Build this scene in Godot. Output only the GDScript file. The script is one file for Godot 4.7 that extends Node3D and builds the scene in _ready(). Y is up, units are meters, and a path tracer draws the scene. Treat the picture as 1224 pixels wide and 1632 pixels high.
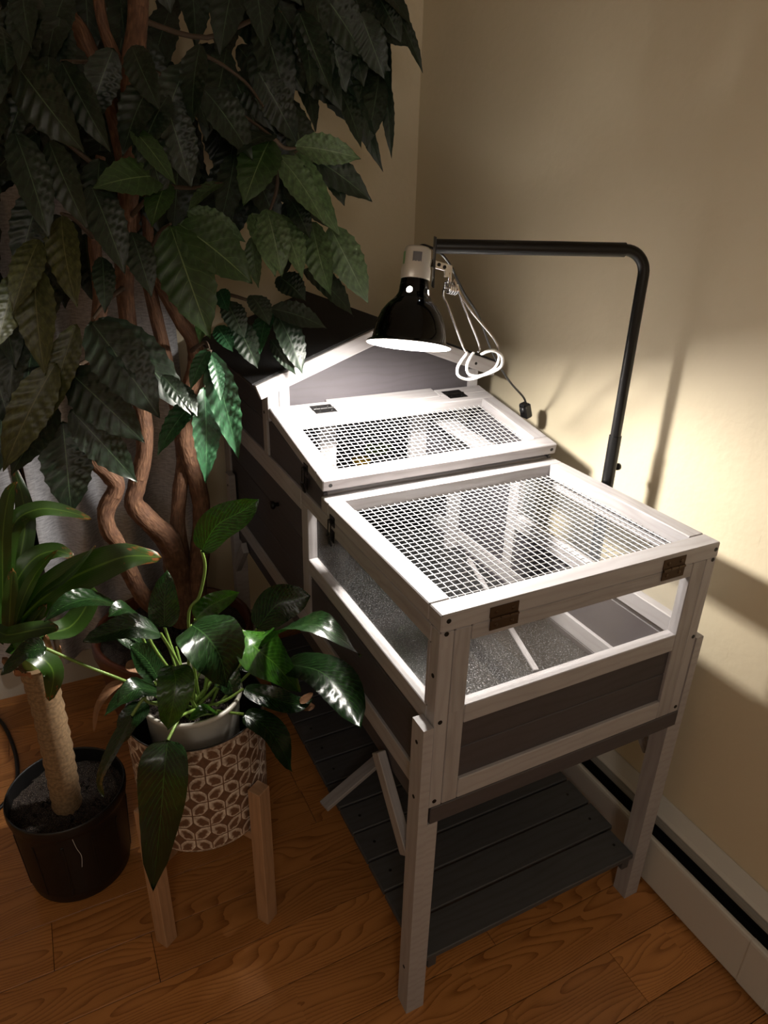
extends Node3D
# A corner of a room at night: a pet hutch on legs lit by a clamp heat lamp, three potted plants, curtain and baseboard heater.

var rng := RandomNumberGenerator.new()
var M := {}
var used := {}

# ------------------------------------------------------------------ naming and placing
func numbered(called: String) -> String:
	if not used.has(called):
		used[called] = 0
		return called
	used[called] += 1
	return "%s_%03d" % [called, used[called]]

func origin_of(n: Node) -> Vector3:
	var p := Vector3.ZERO
	while n != self:
		p += (n as Node3D).position
		n = n.get_parent()
	return p

func thing(called: String, label: String, category: String, at := Vector3.ZERO, group := "") -> Node3D:
	var o := Node3D.new()
	o.name = numbered(called)
	add_child(o)
	o.position = at
	o.set_meta("label", label)
	o.set_meta("category", category)
	if group != "":
		o.set_meta("group", group)
	return o

func put(parent: Node, called: String, mesh: Mesh, mat: Material, at := Vector3.ZERO, basis := Basis()) -> MeshInstance3D:
	var o := MeshInstance3D.new()
	o.name = called if parent != self else numbered(called)
	o.mesh = mesh
	o.material_override = mat
	parent.add_child(o, true)
	var base := origin_of(parent) if parent != self else Vector3.ZERO
	o.transform = Transform3D(basis, at - base)
	return o

func tag(o: Node, label: String, category: String, group := "") -> void:
	o.set_meta("label", label)
	o.set_meta("category", category)
	if group != "":
		o.set_meta("group", group)

# ------------------------------------------------------------------ shape helpers
func tri(st: SurfaceTool, a: Vector3, b: Vector3, c: Vector3, n: Vector3, ua := Vector2.ZERO, ub := Vector2.ZERO, uc := Vector2.ZERO) -> void:
	if (b - a).cross(c - a).dot(n) > 0.0:
		var t := b
		b = c
		c = t
		var tu := ub
		ub = uc
		uc = tu
	for k in 3:
		st.set_normal(n)
		st.set_uv([ua, ub, uc][k])
		st.add_vertex([a, b, c][k])

func tri3(st: SurfaceTool, p: Array, n: Array, u: Array) -> void:
	var out: Vector3 = n[0] + n[1] + n[2]
	var order := [0, 1, 2]
	var pa: Vector3 = p[0]
	var pb: Vector3 = p[1]
	var pc: Vector3 = p[2]
	if (pb - pa).cross(pc - pa).dot(out) > 0.0:
		order = [0, 2, 1]
	for k in order:
		st.set_normal(n[k])
		st.set_uv(u[k])
		st.add_vertex(p[k])

func new_st() -> SurfaceTool:
	var st := SurfaceTool.new()
	st.begin(Mesh.PRIMITIVE_TRIANGLES)
	return st

# chamfered box of size s about the middle c; uv runs along the longest side
func add_box(st: SurfaceTool, c: Vector3, s: Vector3, bev := 0.0015, basis := Basis()) -> void:
	var h := s / 2.0
	var b: float = minf(bev, minf(h.x, minf(h.y, h.z)) * 0.6)
	var la := 0
	if s.y > s[la]:
		la = 1
	if s.z > s[la]:
		la = 2
	var off := Vector2(rng.randf(), rng.randf())
	var uvf := func(p: Vector3, axis: int) -> Vector2:
		var w := 0
		for k in 3:
			if k != la and k != axis:
				w = k
		if axis == la:
			return Vector2(p[(la + 1) % 3] * 4.0, p[(la + 2) % 3] * 1.0) + off
		return Vector2(p[w] * 4.0, p[la] * 1.0) + off
	for axis in 3:
		for sg in [-1.0, 1.0]:
			var u := (axis + 1) % 3
			var v := (axis + 2) % 3
			var n := Vector3.ZERO
			n[axis] = sg
			var q := []
			for k in [[-1, -1], [1, -1], [1, 1], [-1, 1]]:
				var p := Vector3.ZERO
				p[axis] = h[axis] * sg
				p[u] = (h[u] - b) * k[0]
				p[v] = (h[v] - b) * k[1]
				q.append(p)
			var wn := basis * n
			tri(st, c + basis * q[0], c + basis * q[1], c + basis * q[2], wn, uvf.call(q[0], axis), uvf.call(q[1], axis), uvf.call(q[2], axis))
			tri(st, c + basis * q[0], c + basis * q[2], c + basis * q[3], wn, uvf.call(q[0], axis), uvf.call(q[2], axis), uvf.call(q[3], axis))
	if b <= 0.0:
		return
	for axis in 3:
		var u := (axis + 1) % 3
		var v := (axis + 2) % 3
		for k in [[-1, -1], [1, -1], [1, 1], [-1, 1]]:
			var n := Vector3.ZERO
			n[u] = k[0]
			n[v] = k[1]
			n = n.normalized()
			var q := []
			for e in [[-1, 0], [1, 0], [1, 1], [-1, 1]]:
				var p := Vector3.ZERO
				p[axis] = (h[axis] - b) * e[0]
				p[u] = (h[u] if e[1] == 0 else h[u] - b) * k[0]
				p[v] = (h[v] - b if e[1] == 0 else h[v]) * k[1]
				q.append(p)
			var wn := basis * n
			tri(st, c + basis * q[0], c + basis * q[1], c + basis * q[2], wn, uvf.call(q[0], u), uvf.call(q[1], u), uvf.call(q[2], u))
			tri(st, c + basis * q[0], c + basis * q[2], c + basis * q[3], wn, uvf.call(q[0], u), uvf.call(q[2], u), uvf.call(q[3], u))

func board(parent: Node, called: String, x0: float, x1: float, y0: float, y1: float, z0: float, z1: float, mat: Material, bev := 0.0015) -> MeshInstance3D:
	var st := new_st()
	add_box(st, Vector3.ZERO, Vector3(absf(x1 - x0), absf(y1 - y0), absf(z1 - z0)), bev)
	return put(parent, called, st.commit(), mat, Vector3(x0 + x1, y0 + y1, z0 + z1) / 2.0)

# a board from a to b, w wide across side, d thick
func beam(parent: Node, called: String, a: Vector3, b: Vector3, side: Vector3, w: float, d: float, mat: Material, bev := 0.0015) -> MeshInstance3D:
	var y := (b - a).normalized()
	var x := (side - y * side.dot(y)).normalized()
	var z := x.cross(y)
	var st := new_st()
	add_box(st, Vector3.ZERO, Vector3(w, a.distance_to(b), d), bev)
	return put(parent, called, st.commit(), mat, (a + b) / 2.0, Basis(x, y, z))

# a prism: outline of points in the plane of x and y, pushed from z0 to z1, turned by basis
func add_prism(st: SurfaceTool, outline: PackedVector2Array, z0: float, z1: float, basis := Basis(), at := Vector3.ZERO) -> void:
	var idx := Geometry2D.triangulate_polygon(outline)
	for k in range(0, idx.size(), 3):
		for side in 2:
			var z := z1 if side == 1 else z0
			var n := basis * Vector3(0, 0, 1 if side == 1 else -1)
			var p := []
			var u := []
			for j in 3:
				var q := outline[idx[k + j]]
				p.append(at + basis * Vector3(q.x, q.y, z))
				u.append(Vector2(q.y * 4.0, q.x))
			tri(st, p[0], p[1], p[2], n, u[0], u[1], u[2])
	var area := 0.0
	for k in outline.size():
		var a := outline[k]
		var b := outline[(k + 1) % outline.size()]
		area += a.cross(b)
	for k in outline.size():
		var a := outline[k]
		var b := outline[(k + 1) % outline.size()]
		var e := (b - a).normalized()
		var n2 := Vector2(e.y, -e.x) * signf(area)
		var n := basis * Vector3(n2.x, n2.y, 0)
		var l := a.distance_to(b)
		var q := [at + basis * Vector3(a.x, a.y, z0), at + basis * Vector3(b.x, b.y, z0), at + basis * Vector3(b.x, b.y, z1), at + basis * Vector3(a.x, a.y, z1)]
		tri(st, q[0], q[1], q[2], n, Vector2(0, 0), Vector2(0, l), Vector2((z1 - z0) * 4.0, l))
		tri(st, q[0], q[2], q[3], n, Vector2(0, 0), Vector2((z1 - z0) * 4.0, l), Vector2((z1 - z0) * 4.0, 0))

# lathe round y: profile of (radius, height) from outside; flip turns normals inwards
func add_lathe(st: SurfaceTool, prof: Array, seg := 32, at := Vector3.ZERO, basis := Basis(), flip := false, wob := 0.0) -> void:
	var n := prof.size()
	var nn := []
	var len := [0.0]
	for k in n:
		var a: Vector2 = prof[maxi(k - 1, 0)]
		var b: Vector2 = prof[mini(k + 1, n - 1)]
		var d := (b - a).normalized()
		nn.append(Vector2(d.y, -d.x) * (-1.0 if flip else 1.0))
		if k > 0:
			len.append(len[k - 1] + (prof[k] as Vector2).distance_to(prof[k - 1]))
	for k in n - 1:
		for j in seg:
			var ps := []
			var ns := []
			var us := []
			for e in [[0, 0], [1, 0], [1, 1], [0, 1]]:
				var kk: int = k + e[0]
				var jj: int = j + e[1]
				var an := TAU * jj / seg
				var r: float = prof[kk].x * (1.0 + wob * sin(an * 3.0 + kk * 1.7) * 0.5 + wob * sin(an * 5.0 - kk) * 0.5)
				ps.append(at + basis * Vector3(r * cos(an), prof[kk].y, r * sin(an)))
				ns.append(basis * Vector3(nn[kk].x * cos(an), nn[kk].y, nn[kk].x * sin(an)))
				us.append(Vector2(float(jj) / seg, len[kk] / len[n - 1]))
			if prof[k].x > 1e-5 or prof[k + 1].x > 1e-5:
				tri3(st, [ps[0], ps[1], ps[2]], [ns[0], ns[1], ns[2]], [us[0], us[1], us[2]])
				tri3(st, [ps[0], ps[2], ps[3]], [ns[0], ns[2], ns[3]], [us[0], us[2], us[3]])

# smooth path through points
func smooth(pts: Array, steps: int) -> Array:
	var out := []
	var n := pts.size()
	for k in n - 1:
		var p0: Vector3 = pts[maxi(k - 1, 0)]
		var p1: Vector3 = pts[k]
		var p2: Vector3 = pts[k + 1]
		var p3: Vector3 = pts[mini(k + 2, n - 1)]
		for j in steps:
			out.append(p1.cubic_interpolate(p2, p0, p3, float(j) / steps))
	out.append(pts[n - 1])
	return out

# tube along a path, radii one per point (or one for all)
func add_tube(st: SurfaceTool, path: Array, radii: Array, seg := 8, bumps := 0.0, caps := true) -> void:
	var n := path.size()
	var t0: Vector3 = (path[1] - path[0]).normalized()
	var side := t0.cross(Vector3(0.31, 0.2, 0.93)).normalized()
	var rings := []
	var norms := []
	var ls := [0.0]
	for k in n:
		var t: Vector3 = (path[mini(k + 1, n - 1)] - path[maxi(k - 1, 0)]).normalized()
		side = (side - t * side.dot(t)).normalized()
		var up := t.cross(side)
		var r: float = radii[mini(k, radii.size() - 1)]
		var ring := []
		var nr := []
		for j in seg + 1:
			var a := TAU * (j % seg) / seg
			var d := side * cos(a) + up * sin(a)
			var rr := r
			if bumps > 0.0:
				rr *= 1.0 + bumps * (sin(a * 3.0 + k * 0.35) * 0.5 + sin(k * 0.9 + a * 2.0) * 0.5 + sin(k * 2.3 + a * 5.0) * 0.35)
			ring.append(path[k] + d * rr)
			nr.append(d)
		rings.append(ring)
		norms.append(nr)
		if k > 0:
			ls.append(ls[k - 1] + (path[k] as Vector3).distance_to(path[k - 1]))
	for k in n - 1:
		for j in seg:
			var u := [Vector2(float(j) / seg, ls[k] * 4.0), Vector2(float(j + 1) / seg, ls[k] * 4.0), Vector2(float(j + 1) / seg, ls[k + 1] * 4.0), Vector2(float(j) / seg, ls[k + 1] * 4.0)]
			tri3(st, [rings[k][j], rings[k][j + 1], rings[k + 1][j + 1]], [norms[k][j], norms[k][j + 1], norms[k + 1][j + 1]], [u[0], u[1], u[2]])
			tri3(st, [rings[k][j], rings[k + 1][j + 1], rings[k + 1][j]], [norms[k][j], norms[k + 1][j + 1], norms[k + 1][j]], [u[0], u[2], u[3]])
	if caps:
		for e in 2:
			var k := 0 if e == 0 else n - 1
			var nd: Vector3 = ((path[0] - path[1]) if e == 0 else (path[n - 1] - path[n - 2])).normalized()
			for j in seg:
				tri(st, path[k], rings[k][j], rings[k][j + 1], nd)

func tube(parent: Node, called: String, path: Array, radii: Array, mat: Material, seg := 8, bumps := 0.0) -> MeshInstance3D:
	var st := new_st()
	var base: Vector3 = path[0]
	var local := []
	for p in path:
		local.append(p - base)
	add_tube(st, local, radii, seg, bumps)
	return put(parent, called, st.commit(), mat, base)

# disc with an uneven surface
func add_ground(st: SurfaceTool, r: float, rough: float, seed_: int) -> void:
	var nz := FastNoiseLite.new()
	nz.seed = seed_
	nz.frequency = 22.0
	var rings := 14
	var seg := 48
	var f := func(i: int, j: int) -> Vector3:
		var rr := r * i / rings
		var a := TAU * j / seg
		var x := rr * cos(a)
		var z := rr * sin(a)
		return Vector3(x, rough * nz.get_noise_2d(x * 4.0, z * 4.0) + rough * 0.6 * nz.get_noise_2d(x * 13.0 + 9.0, z * 13.0), z)
	for i in rings:
		for j in seg:
			var a: Vector3 = f.call(i, j)
			var b: Vector3 = f.call(i + 1, j)
			var c: Vector3 = f.call(i + 1, (j + 1) % seg)
			var d: Vector3 = f.call(i, (j + 1) % seg)
			var n := (b - a).cross(c - a).normalized()
			if n.y < 0:
				n = -n
			tri(st, a, b, c, n, Vector2(a.x, a.z) * 5.0, Vector2(b.x, b.z) * 5.0, Vector2(c.x, c.z) * 5.0)
			if i > 0:
				tri(st, a, c, d, n, Vector2(a.x, a.z) * 5.0, Vector2(c.x, c.z) * 5.0, Vector2(d.x, d.z) * 5.0)

# a leaf along a path. face: the way its upper side looks; w: full width; kind 0 pointed oval, 1 strap
func leaf_mesh(path: Array, face: Vector3, w: float, shape: int, fold: float, rib: float, ribs: float, wave: float, across := 4, curl := 0.0) -> Mesh:
	var n := path.size()
	var pts := []
	var nor := []
	var base: Vector3 = path[0]
	var ph := rng.randf() * 6.0
	for k in n:
		var s := float(k) / (n - 1)
		var t: Vector3 = (path[mini(k + 1, n - 1)] - path[maxi(k - 1, 0)]).normalized()
		var side := t.cross(face).normalized()
		var up := side.cross(t)
		var hw := 0.0
		if shape == 0:
			hw = w * 0.5 * pow(sin(PI * pow(s, 0.82)), 0.8) * (1.0 - 0.18 * s)
			if s > 0.8:
				hw = minf(hw, w * 0.5 * (0.02 + 2.6 * (1.0 - s) * (0.55 + (1.0 - s) * 2.0)))
		elif shape == 2:
			hw = w * 0.5 * pow(sin(PI * pow(s, 0.72)), 0.75)
			if s > 0.82:
				hw = minf(hw, w * 0.5 * (0.015 + 3.2 * (1.0 - s) * (0.4 + (1.0 - s) * 3.0)))
		else:
			hw = w * 0.5 * (0.62 + 0.38 * sin(PI * minf(s * 1.15, 1.0))) * minf(1.0, sqrt((1.0 - s) * 4.5) + 0.02)
		var row := []
		for j in across * 2 + 1:
			var q := float(j - across) / across
			var d := absf(q)
			var lift := d * hw * tan(fold)
			lift += rib * hw * 0.45 * d * (1.15 - d) * 2.0 * sin((s * ribs - d * 1.1) * TAU) * sin(PI * minf(1.0, s * 1.05))
			lift += wave * w * d * d * sin(s * 9.0 + ph + (2.0 if q > 0 else 0.0)) * 0.5
			lift -= curl * w * d * d
			var edge := 1.0
			if rib > 0.0 and d > 0.99:
				edge = 1.0 + (0.06 if shape == 0 else 0.0) * sin((s * ribs - 1.0) * TAU)
			row.append(path[k] - base + side * q * hw * edge * cos(fold) + up * lift)
		pts.append(row)
	for k in n:
		var row := []
		for j in across * 2 + 1:
			var dk: Vector3 = pts[mini(k + 1, n - 1)][j] - pts[maxi(k - 1, 0)][j]
			var dj: Vector3 = pts[k][mini(j + 1, across * 2)] - pts[k][maxi(j - 1, 0)]
			var nv := dk.cross(dj)
			if nv.length() < 1e-12:
				nv = face
			nv = nv.normalized()
			if nv.dot(face) < 0.0:
				nv = -nv
			row.append(nv)
		nor.append(row)
	var st := new_st()
	for k in n - 1:
		for j in across * 2:
			var p := [pts[k][j], pts[k][j + 1], pts[k + 1][j + 1], pts[k + 1][j]]
			var m := [nor[k][j], nor[k][j + 1], nor[k + 1][j + 1], nor[k + 1][j]]
			var u := []
			for e in [[0, 0], [0, 1], [1, 1], [1, 0]]:
				u.append(Vector2(float(j + e[1]) / (across * 2), float(k + e[0]) / (n - 1)))
			tri3(st, [p[0], p[1], p[2]], [m[0], m[1], m[2]], [u[0], u[1], u[2]])
			tri3(st, [p[0], p[2], p[3]], [m[0], m[2], m[3]], [u[0], u[2], u[3]])
	return st.commit()

# ------------------------------------------------------------------ textures
func noise(freq: float, seed_: int, oct := 3) -> FastNoiseLite:
	var n := FastNoiseLite.new()
	n.seed = seed_
	n.frequency = freq
	n.fractal_octaves = oct
	return n

func make_tex(w: int, h: int, f: Callable) -> ImageTexture:
	var data := PackedByteArray()
	data.resize(w * h * 3)
	var i := 0
	for y in h:
		for x in w:
			var c: Color = f.call(x, y)
			data[i] = clampi(int(c.r * 255.0), 0, 255)
			data[i + 1] = clampi(int(c.g * 255.0), 0, 255)
			data[i + 2] = clampi(int(c.b * 255.0), 0, 255)
			i += 3
	return ImageTexture.create_from_image(Image.create_from_data(w, h, false, Image.FORMAT_RGB8, data))

func mat(color: Color, rough: float, metal := 0.0, tex: Texture2D = null, bump: Texture2D = null, bscale := 0.0) -> StandardMaterial3D:
	var m := StandardMaterial3D.new()
	m.albedo_color = color
	m.roughness = rough
	m.metallic = metal
	if tex:
		m.albedo_texture = tex
	if bump:
		m.heightmap_enabled = true
		m.heightmap_texture = bump
		m.heightmap_scale = bscale
	m.cull_mode = BaseMaterial3D.CULL_DISABLED
	return m

func grain_tex(seed_: int, strength: float) -> ImageTexture:
	var a := noise(0.02, seed_)
	var b := noise(0.09, seed_ + 1)
	return make_tex(192, 512, func(x: int, y: int) -> Color:
		var wob := 14.0 * a.get_noise_2d(x * 0.7, y * 0.25)
		var g := 0.5 + 0.5 * sin((x + wob) * 0.42 + 3.0 * a.get_noise_2d(x * 0.3, y * 0.1))
		var f := b.get_noise_2d(x * 3.0, y * 0.12)
		var v := 1.0 - strength * (0.45 * pow(g, 3.0) + 0.5 * absf(f) + 0.25 * a.get_noise_2d(x, y))
		return Color(v, v * (1.0 - strength * 0.06 * g), v * (1.0 - strength * 0.14 * g)))

func oak_tex(seed_: int, cathedral: float, mid: float) -> ImageTexture:
	var a := noise(0.005, seed_, 1)
	var b := noise(0.06, seed_ + 1, 2)
	var d := noise(0.02, seed_ + 2, 2)
	var c0 := Color(0.76, 0.525, 0.30)
	var c1 := Color(0.49, 0.295, 0.14)
	return make_tex(192, 1024, func(x: int, y: int) -> Color:
		var u := x / 192.0 - mid
		var v := y / 1024.0
		var warp := a.get_noise_2d(x * 1.6, y * 0.55)
		var warp2 := d.get_noise_2d(x * 1.0, y * 0.35)
		var ring := cathedral * (u * u * 20.0) + v * 7.0 * (1.0 if cathedral > 0.5 else 0.2) + warp * 2.4 + warp2 * 0.14 + u * (10.0 if cathedral < 0.5 else 1.5)
		var fr := ring - floorf(ring)
		var line := pow(fr, 3.5)
		var pore := maxf(0.0, b.get_noise_2d(x * 5.0, y * 0.22))
		var k := clampf(0.62 * line + 0.45 * pore * (0.3 + line) + 0.12 * a.get_noise_2d(x * 3.0, y), 0.0, 1.0)
		return c0.lerp(c1, k))

func leaf_tex(seed_: int, base: Color, vein: Color, ribs: float, slope: float, vein_w: float, mottled: float) -> ImageTexture:
	var a := noise(0.02, seed_)
	return make_tex(128, 256, func(x: int, y: int) -> Color:
		var q := absf(x / 127.0 - 0.5) * 2.0
		var s := y / 255.0
		var r := s * ribs - q * slope + 0.18 * a.get_noise_2d(x * 0.8, y * 0.8)
		var fr := absf(r - floorf(r) - 0.5) * 2.0
		var lateral := maxf(0.0, 1.0 - (1.0 - fr) / vein_w) * (1.0 - 0.55 * q)
		var mid := maxf(0.0, 1.0 - q / 0.035)
		var k := clampf(maxf(mid, lateral * 0.55), 0.0, 1.0)
		var c := base * (1.0 + mottled * a.get_noise_2d(x * 2.0, y * 2.0))
		return c.lerp(vein, k))

func make_materials() -> void:
	var g1 := grain_tex(11, 0.09)
	var g2 := grain_tex(23, 0.13)
	M.cream = mat(Color(0.64, 0.625, 0.63), 0.55, 0.0, g1)
	M.cream_b = mat(Color(0.615, 0.60, 0.605), 0.55, 0.0, g2)
	M.panel = mat(Color(0.27, 0.255, 0.272), 0.6, 0.0, g1)
	M.panel_b = mat(Color(0.255, 0.24, 0.257), 0.6, 0.0, g2)
	M.slat = mat(Color(0.275, 0.278, 0.29), 0.6, 0.0, g2)
	M.dark_rail = mat(Color(0.275, 0.258, 0.272), 0.6, 0.0, g1)
	M.screw = mat(Color(0.05, 0.045, 0.045), 0.5, 0.4)
	M.groove = mat(Color(0.06, 0.055, 0.05), 0.9)
	M.wire = mat(Color(0.80, 0.80, 0.80), 0.38, 0.35)
	M.brass = mat(Color(0.30, 0.235, 0.175), 0.42, 0.75)
	M.black_metal = mat(Color(0.07, 0.065, 0.065), 0.4, 0.5)
	M.chrome = mat(Color(0.85, 0.85, 0.86), 0.14, 1.0)
	M.black_pipe = mat(Color(0.035, 0.035, 0.038), 0.34, 0.2)
	M.shade = mat(Color(0.008, 0.008, 0.009), 0.09, 0.0)
	M.shade.metallic_specular = 0.4
	M.reflector = mat(Color(0.95, 0.95, 0.95), 0.45)
	M.socket = mat(Color(0.82, 0.80, 0.76), 0.45)
	M.sticker = mat(Color(0.45, 0.62, 0.42), 0.5)
	M.print = mat(Color(0.42, 0.42, 0.44), 0.5)
	M.bulb = mat(Color(1, 1, 1), 0.4)
	M.bulb.emission_enabled = true
	M.bulb.emission = Color(1.0, 0.97, 0.92)
	M.bulb.emission_energy_multiplier = 6.0
	M.globe = mat(Color(1, 1, 1), 0.4)  # glow of the unseen lamp behind the camera
	M.globe.emission_enabled = true
	M.globe.emission = Color(1.0, 0.93, 0.84)
	M.globe.emission_energy_multiplier = 0.4
	M.rubber = mat(Color(0.86, 0.86, 0.86), 0.5)
	M.cord_grey = mat(Color(0.13, 0.13, 0.135), 0.45)
	M.black_plastic = mat(Color(0.035, 0.035, 0.037), 0.42)
	M.pane = StandardMaterial3D.new()
	M.pane.transparency = BaseMaterial3D.TRANSPARENCY_ALPHA
	M.pane.albedo_color = Color(1, 1, 1, 0.04)
	M.pane.roughness = 0.03
	var sp := noise(0.19, 5, 2)
	var sp2 := noise(0.05, 6, 2)
	var spt := make_tex(384, 384, func(x: int, y: int) -> Color:
		var v := sp.get_noise_2d(x * 1.0, y * 1.0)
		var k := smoothstep(0.20, 0.48, v + 0.12 * sp2.get_noise_2d(x, y))
		var c := 0.045 + 0.02 * sp2.get_noise_2d(x * 2.0, y * 2.0) + 0.40 * k  # pale specks stand for glints, put into the colour
		return Color(c, c, c * 1.01))
	M.liner = mat(Color(1, 1, 1), 0.36, 0.0, spt, spt, 0.12)
	M.liner.metallic_specular = 0.75
	M.liner.uv1_triplanar = true
	M.liner.uv1_scale = Vector3.ONE * 2.8
	M.liner.uv1_world_triplanar = true
	# walls
	var wn := noise(0.045, 31, 4)
	var wt := make_tex(256, 256, func(x: int, y: int) -> Color:
		var v := 0.5 + 0.5 * wn.get_noise_2d(x, y)
		return Color(v, v, v))
	M.wall = mat(Color(0.86, 0.81, 0.70), 0.62, 0.0, null, wt, 0.07)
	M.wall.uv1_triplanar = true
	M.wall.uv1_world_triplanar = true
	M.wall.uv1_scale = Vector3.ONE * 2.6
	M.ceiling = mat(Color(0.86, 0.85, 0.82), 0.9)
	M.white_trim = mat(Color(0.74, 0.72, 0.68), 0.5)
	M.heater = mat(Color(0.79, 0.775, 0.745), 0.42)
	M.heater_dark = mat(Color(0.03, 0.03, 0.03), 0.7)  # near-black heater inside, the shade of the slot put into the colour
	M.heater_grey = mat(Color(0.52, 0.51, 0.49), 0.4)
	M.fin = mat(Color(0.3, 0.3, 0.3), 0.4, 0.8)
	var oaks := []
	for k in 5:
		oaks.append(oak_tex(100 + k * 7, [1.0, 0.2, 1.0, 0.2, 1.0][k], [0.5, 0.4, 0.65, 0.5, 0.3][k]))
	M.oak = []
	for k in 10:
		var t := 0.9 + 0.16 * float((k * 7) % 10) / 10.0
		var om := mat(Color(t, t * 0.985, t * 0.96), 0.30, 0.0, oaks[k % 5])
		om.roughness = 0.33
		M.oak.append(om)
	M.gap = mat(Color(0.10, 0.05, 0.025), 0.9)
	# roof
	var rn := noise(0.3, 41, 2)
	var rt := make_tex(192, 192, func(x: int, y: int) -> Color:
		var v := 0.75 + 0.5 * rn.get_noise_2d(x, y)
		return Color(v, v, v))
	M.roof = mat(Color(0.10, 0.10, 0.105), 0.8, 0.0, rt, rt, 0.08)
	M.roof.uv1_triplanar = true
	M.roof.uv1_scale = Vector3.ONE * 6.0
	# plants
	var lt := leaf_tex(51, Color(0.075, 0.135, 0.08), Color(0.36, 0.44, 0.33), 9.0, 2.0, 0.10, 0.35)
	var lg := leaf_tex(52, Color(0.10, 0.26, 0.15), Color(0.40, 0.56, 0.40), 9.0, 2.0, 0.10, 0.35)  # brighter green copy, direct lamplight partly put into the colour
	var lo := leaf_tex(53, Color(0.235, 0.255, 0.13), Color(0.45, 0.44, 0.30), 9.0, 2.0, 0.10, 0.35)
	var lm := leaf_tex(54, Color(0.155, 0.25, 0.10), Color(0.50, 0.56, 0.38), 8.0, 1.6, 0.08, 0.25)
	M.tree = []
	var lp_lit := leaf_tex(55, Color(0.27, 0.35, 0.22), Color(0.52, 0.58, 0.45), 9.0, 2.0, 0.10, 0.3)  # paler leaf copy, bounced lamplight put into the colour
	for tx in [lt, lg, lo, lm, lp_lit]:
		var m := mat(Color(1, 1, 1), 0.44, 0.0, tx)
		m.metallic_specular = 0.5
		m.backlight_enabled = true
		m.backlight = Color(0.16, 0.2, 0.1)
		M.tree.append(m)
	var ll := leaf_tex(61, Color(0.075, 0.155, 0.06), Color(0.22, 0.33, 0.17), 16.0, 4.5, 0.35, 0.3)
	var lb := leaf_tex(62, Color(0.13, 0.27, 0.05), Color(0.30, 0.44, 0.14), 20.0, 5.0, 0.35, 0.25)
	M.lily = []
	for tx in [ll, lb]:
		var m := mat(Color(1, 1, 1), 0.27, 0.0, tx)
		m.backlight_enabled = true
		m.backlight = Color(0.5, 0.6, 0.25)
		M.lily.append(m)
	M.lily.append(mat(Color(0.50, 0.36, 0.25), 0.75))
	M.stalk = mat(Color(0.40, 0.50, 0.22), 0.45)
	M.dry = mat(Color(0.55, 0.38, 0.26), 0.8)
	var sn := noise(0.03, 71)
	var dt := make_tex(128, 256, func(x: int, y: int) -> Color:
		var q := absf(x / 127.0 - 0.5) * 2.0
		var s := y / 255.0
		var line := 0.5 + 0.5 * sin(x * 0.9 + sn.get_noise_2d(x, y * 0.1) * 3.0)
		var c := Color(0.13, 0.22, 0.06).lerp(Color(0.20, 0.31, 0.085), 0.5 * line)
		if q < 0.06:
			c = c.lerp(Color(0.42, 0.50, 0.2), 0.5)
		var burn := sn.get_noise_2d(x * 0.6, y * 1.2) * 0.25 + s * 1.0 + q * 0.12
		return c.lerp(Color(0.45, 0.26, 0.12), smoothstep(0.96, 1.03, burn)))
	M.strap = mat(Color(1, 1, 1), 0.34, 0.0, dt)
	M.strap.backlight_enabled = true
	M.strap.backlight = Color(0.5, 0.6, 0.2)
	var bn := noise(0.05, 81)
	var bt := make_tex(128, 256, func(x: int, y: int) -> Color:
		var v := 0.5 + 0.5 * bn.get_noise_2d(x * 3.0, y * 0.6)
		var w := 0.5 + 0.5 * bn.get_noise_2d(x * 0.7 + 50, y * 0.5)
		var c := Color(0.33, 0.22, 0.145).lerp(Color(0.60, 0.45, 0.33), v)
		return c.lerp(Color(0.20, 0.115, 0.08), w * 0.6))
	M.bark = mat(Color(1, 1, 1), 0.78, 0.0, bt, bt, 1.0)
	M.twig = mat(Color(0.27, 0.21, 0.15), 0.75)
	var ct := make_tex(128, 256, func(x: int, y: int) -> Color:
		var ring := y / 256.0 * 9.0 + 0.12 * bn.get_noise_2d(x * 1.2, y * 0.6)
		var fr := ring - floorf(ring)
		var v := 0.86 + 0.2 * bn.get_noise_2d(x * 4.0, y * 2.0)
		var c := Color(0.60, 0.49, 0.36) * v
		return c.lerp(Color(0.34, 0.24, 0.14), smoothstep(0.92, 0.98, fr) * 0.6))
	M.cane = mat(Color(1, 1, 1), 0.75, 0.0, ct, ct, 0.05)
	var qn := noise(0.35, 91, 2)
	var st := make_tex(256, 256, func(x: int, y: int) -> Color:
		var v := qn.get_noise_2d(x, y)
		var c := Color(0.12, 0.08, 0.06) * (1.0 + 1.5 * v)
		if v > 0.33:
			c = Color(0.50, 0.45, 0.40)
		return c)
	M.soil = mat(Color(1, 1, 1), 0.95, 0.0, st, st, 0.5)
	M.pot_black = mat(Color(0.045, 0.045, 0.047), 0.45)
	M.pot_brown = mat(Color(0.30, 0.15, 0.08), 0.4)
	M.pot_white = mat(Color(0.80, 0.78, 0.74), 0.35)
	# planter print: petals in a grid, rubbed white
	var pn := noise(0.06, 95)
	var cells := 26
	var rows := 8
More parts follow.
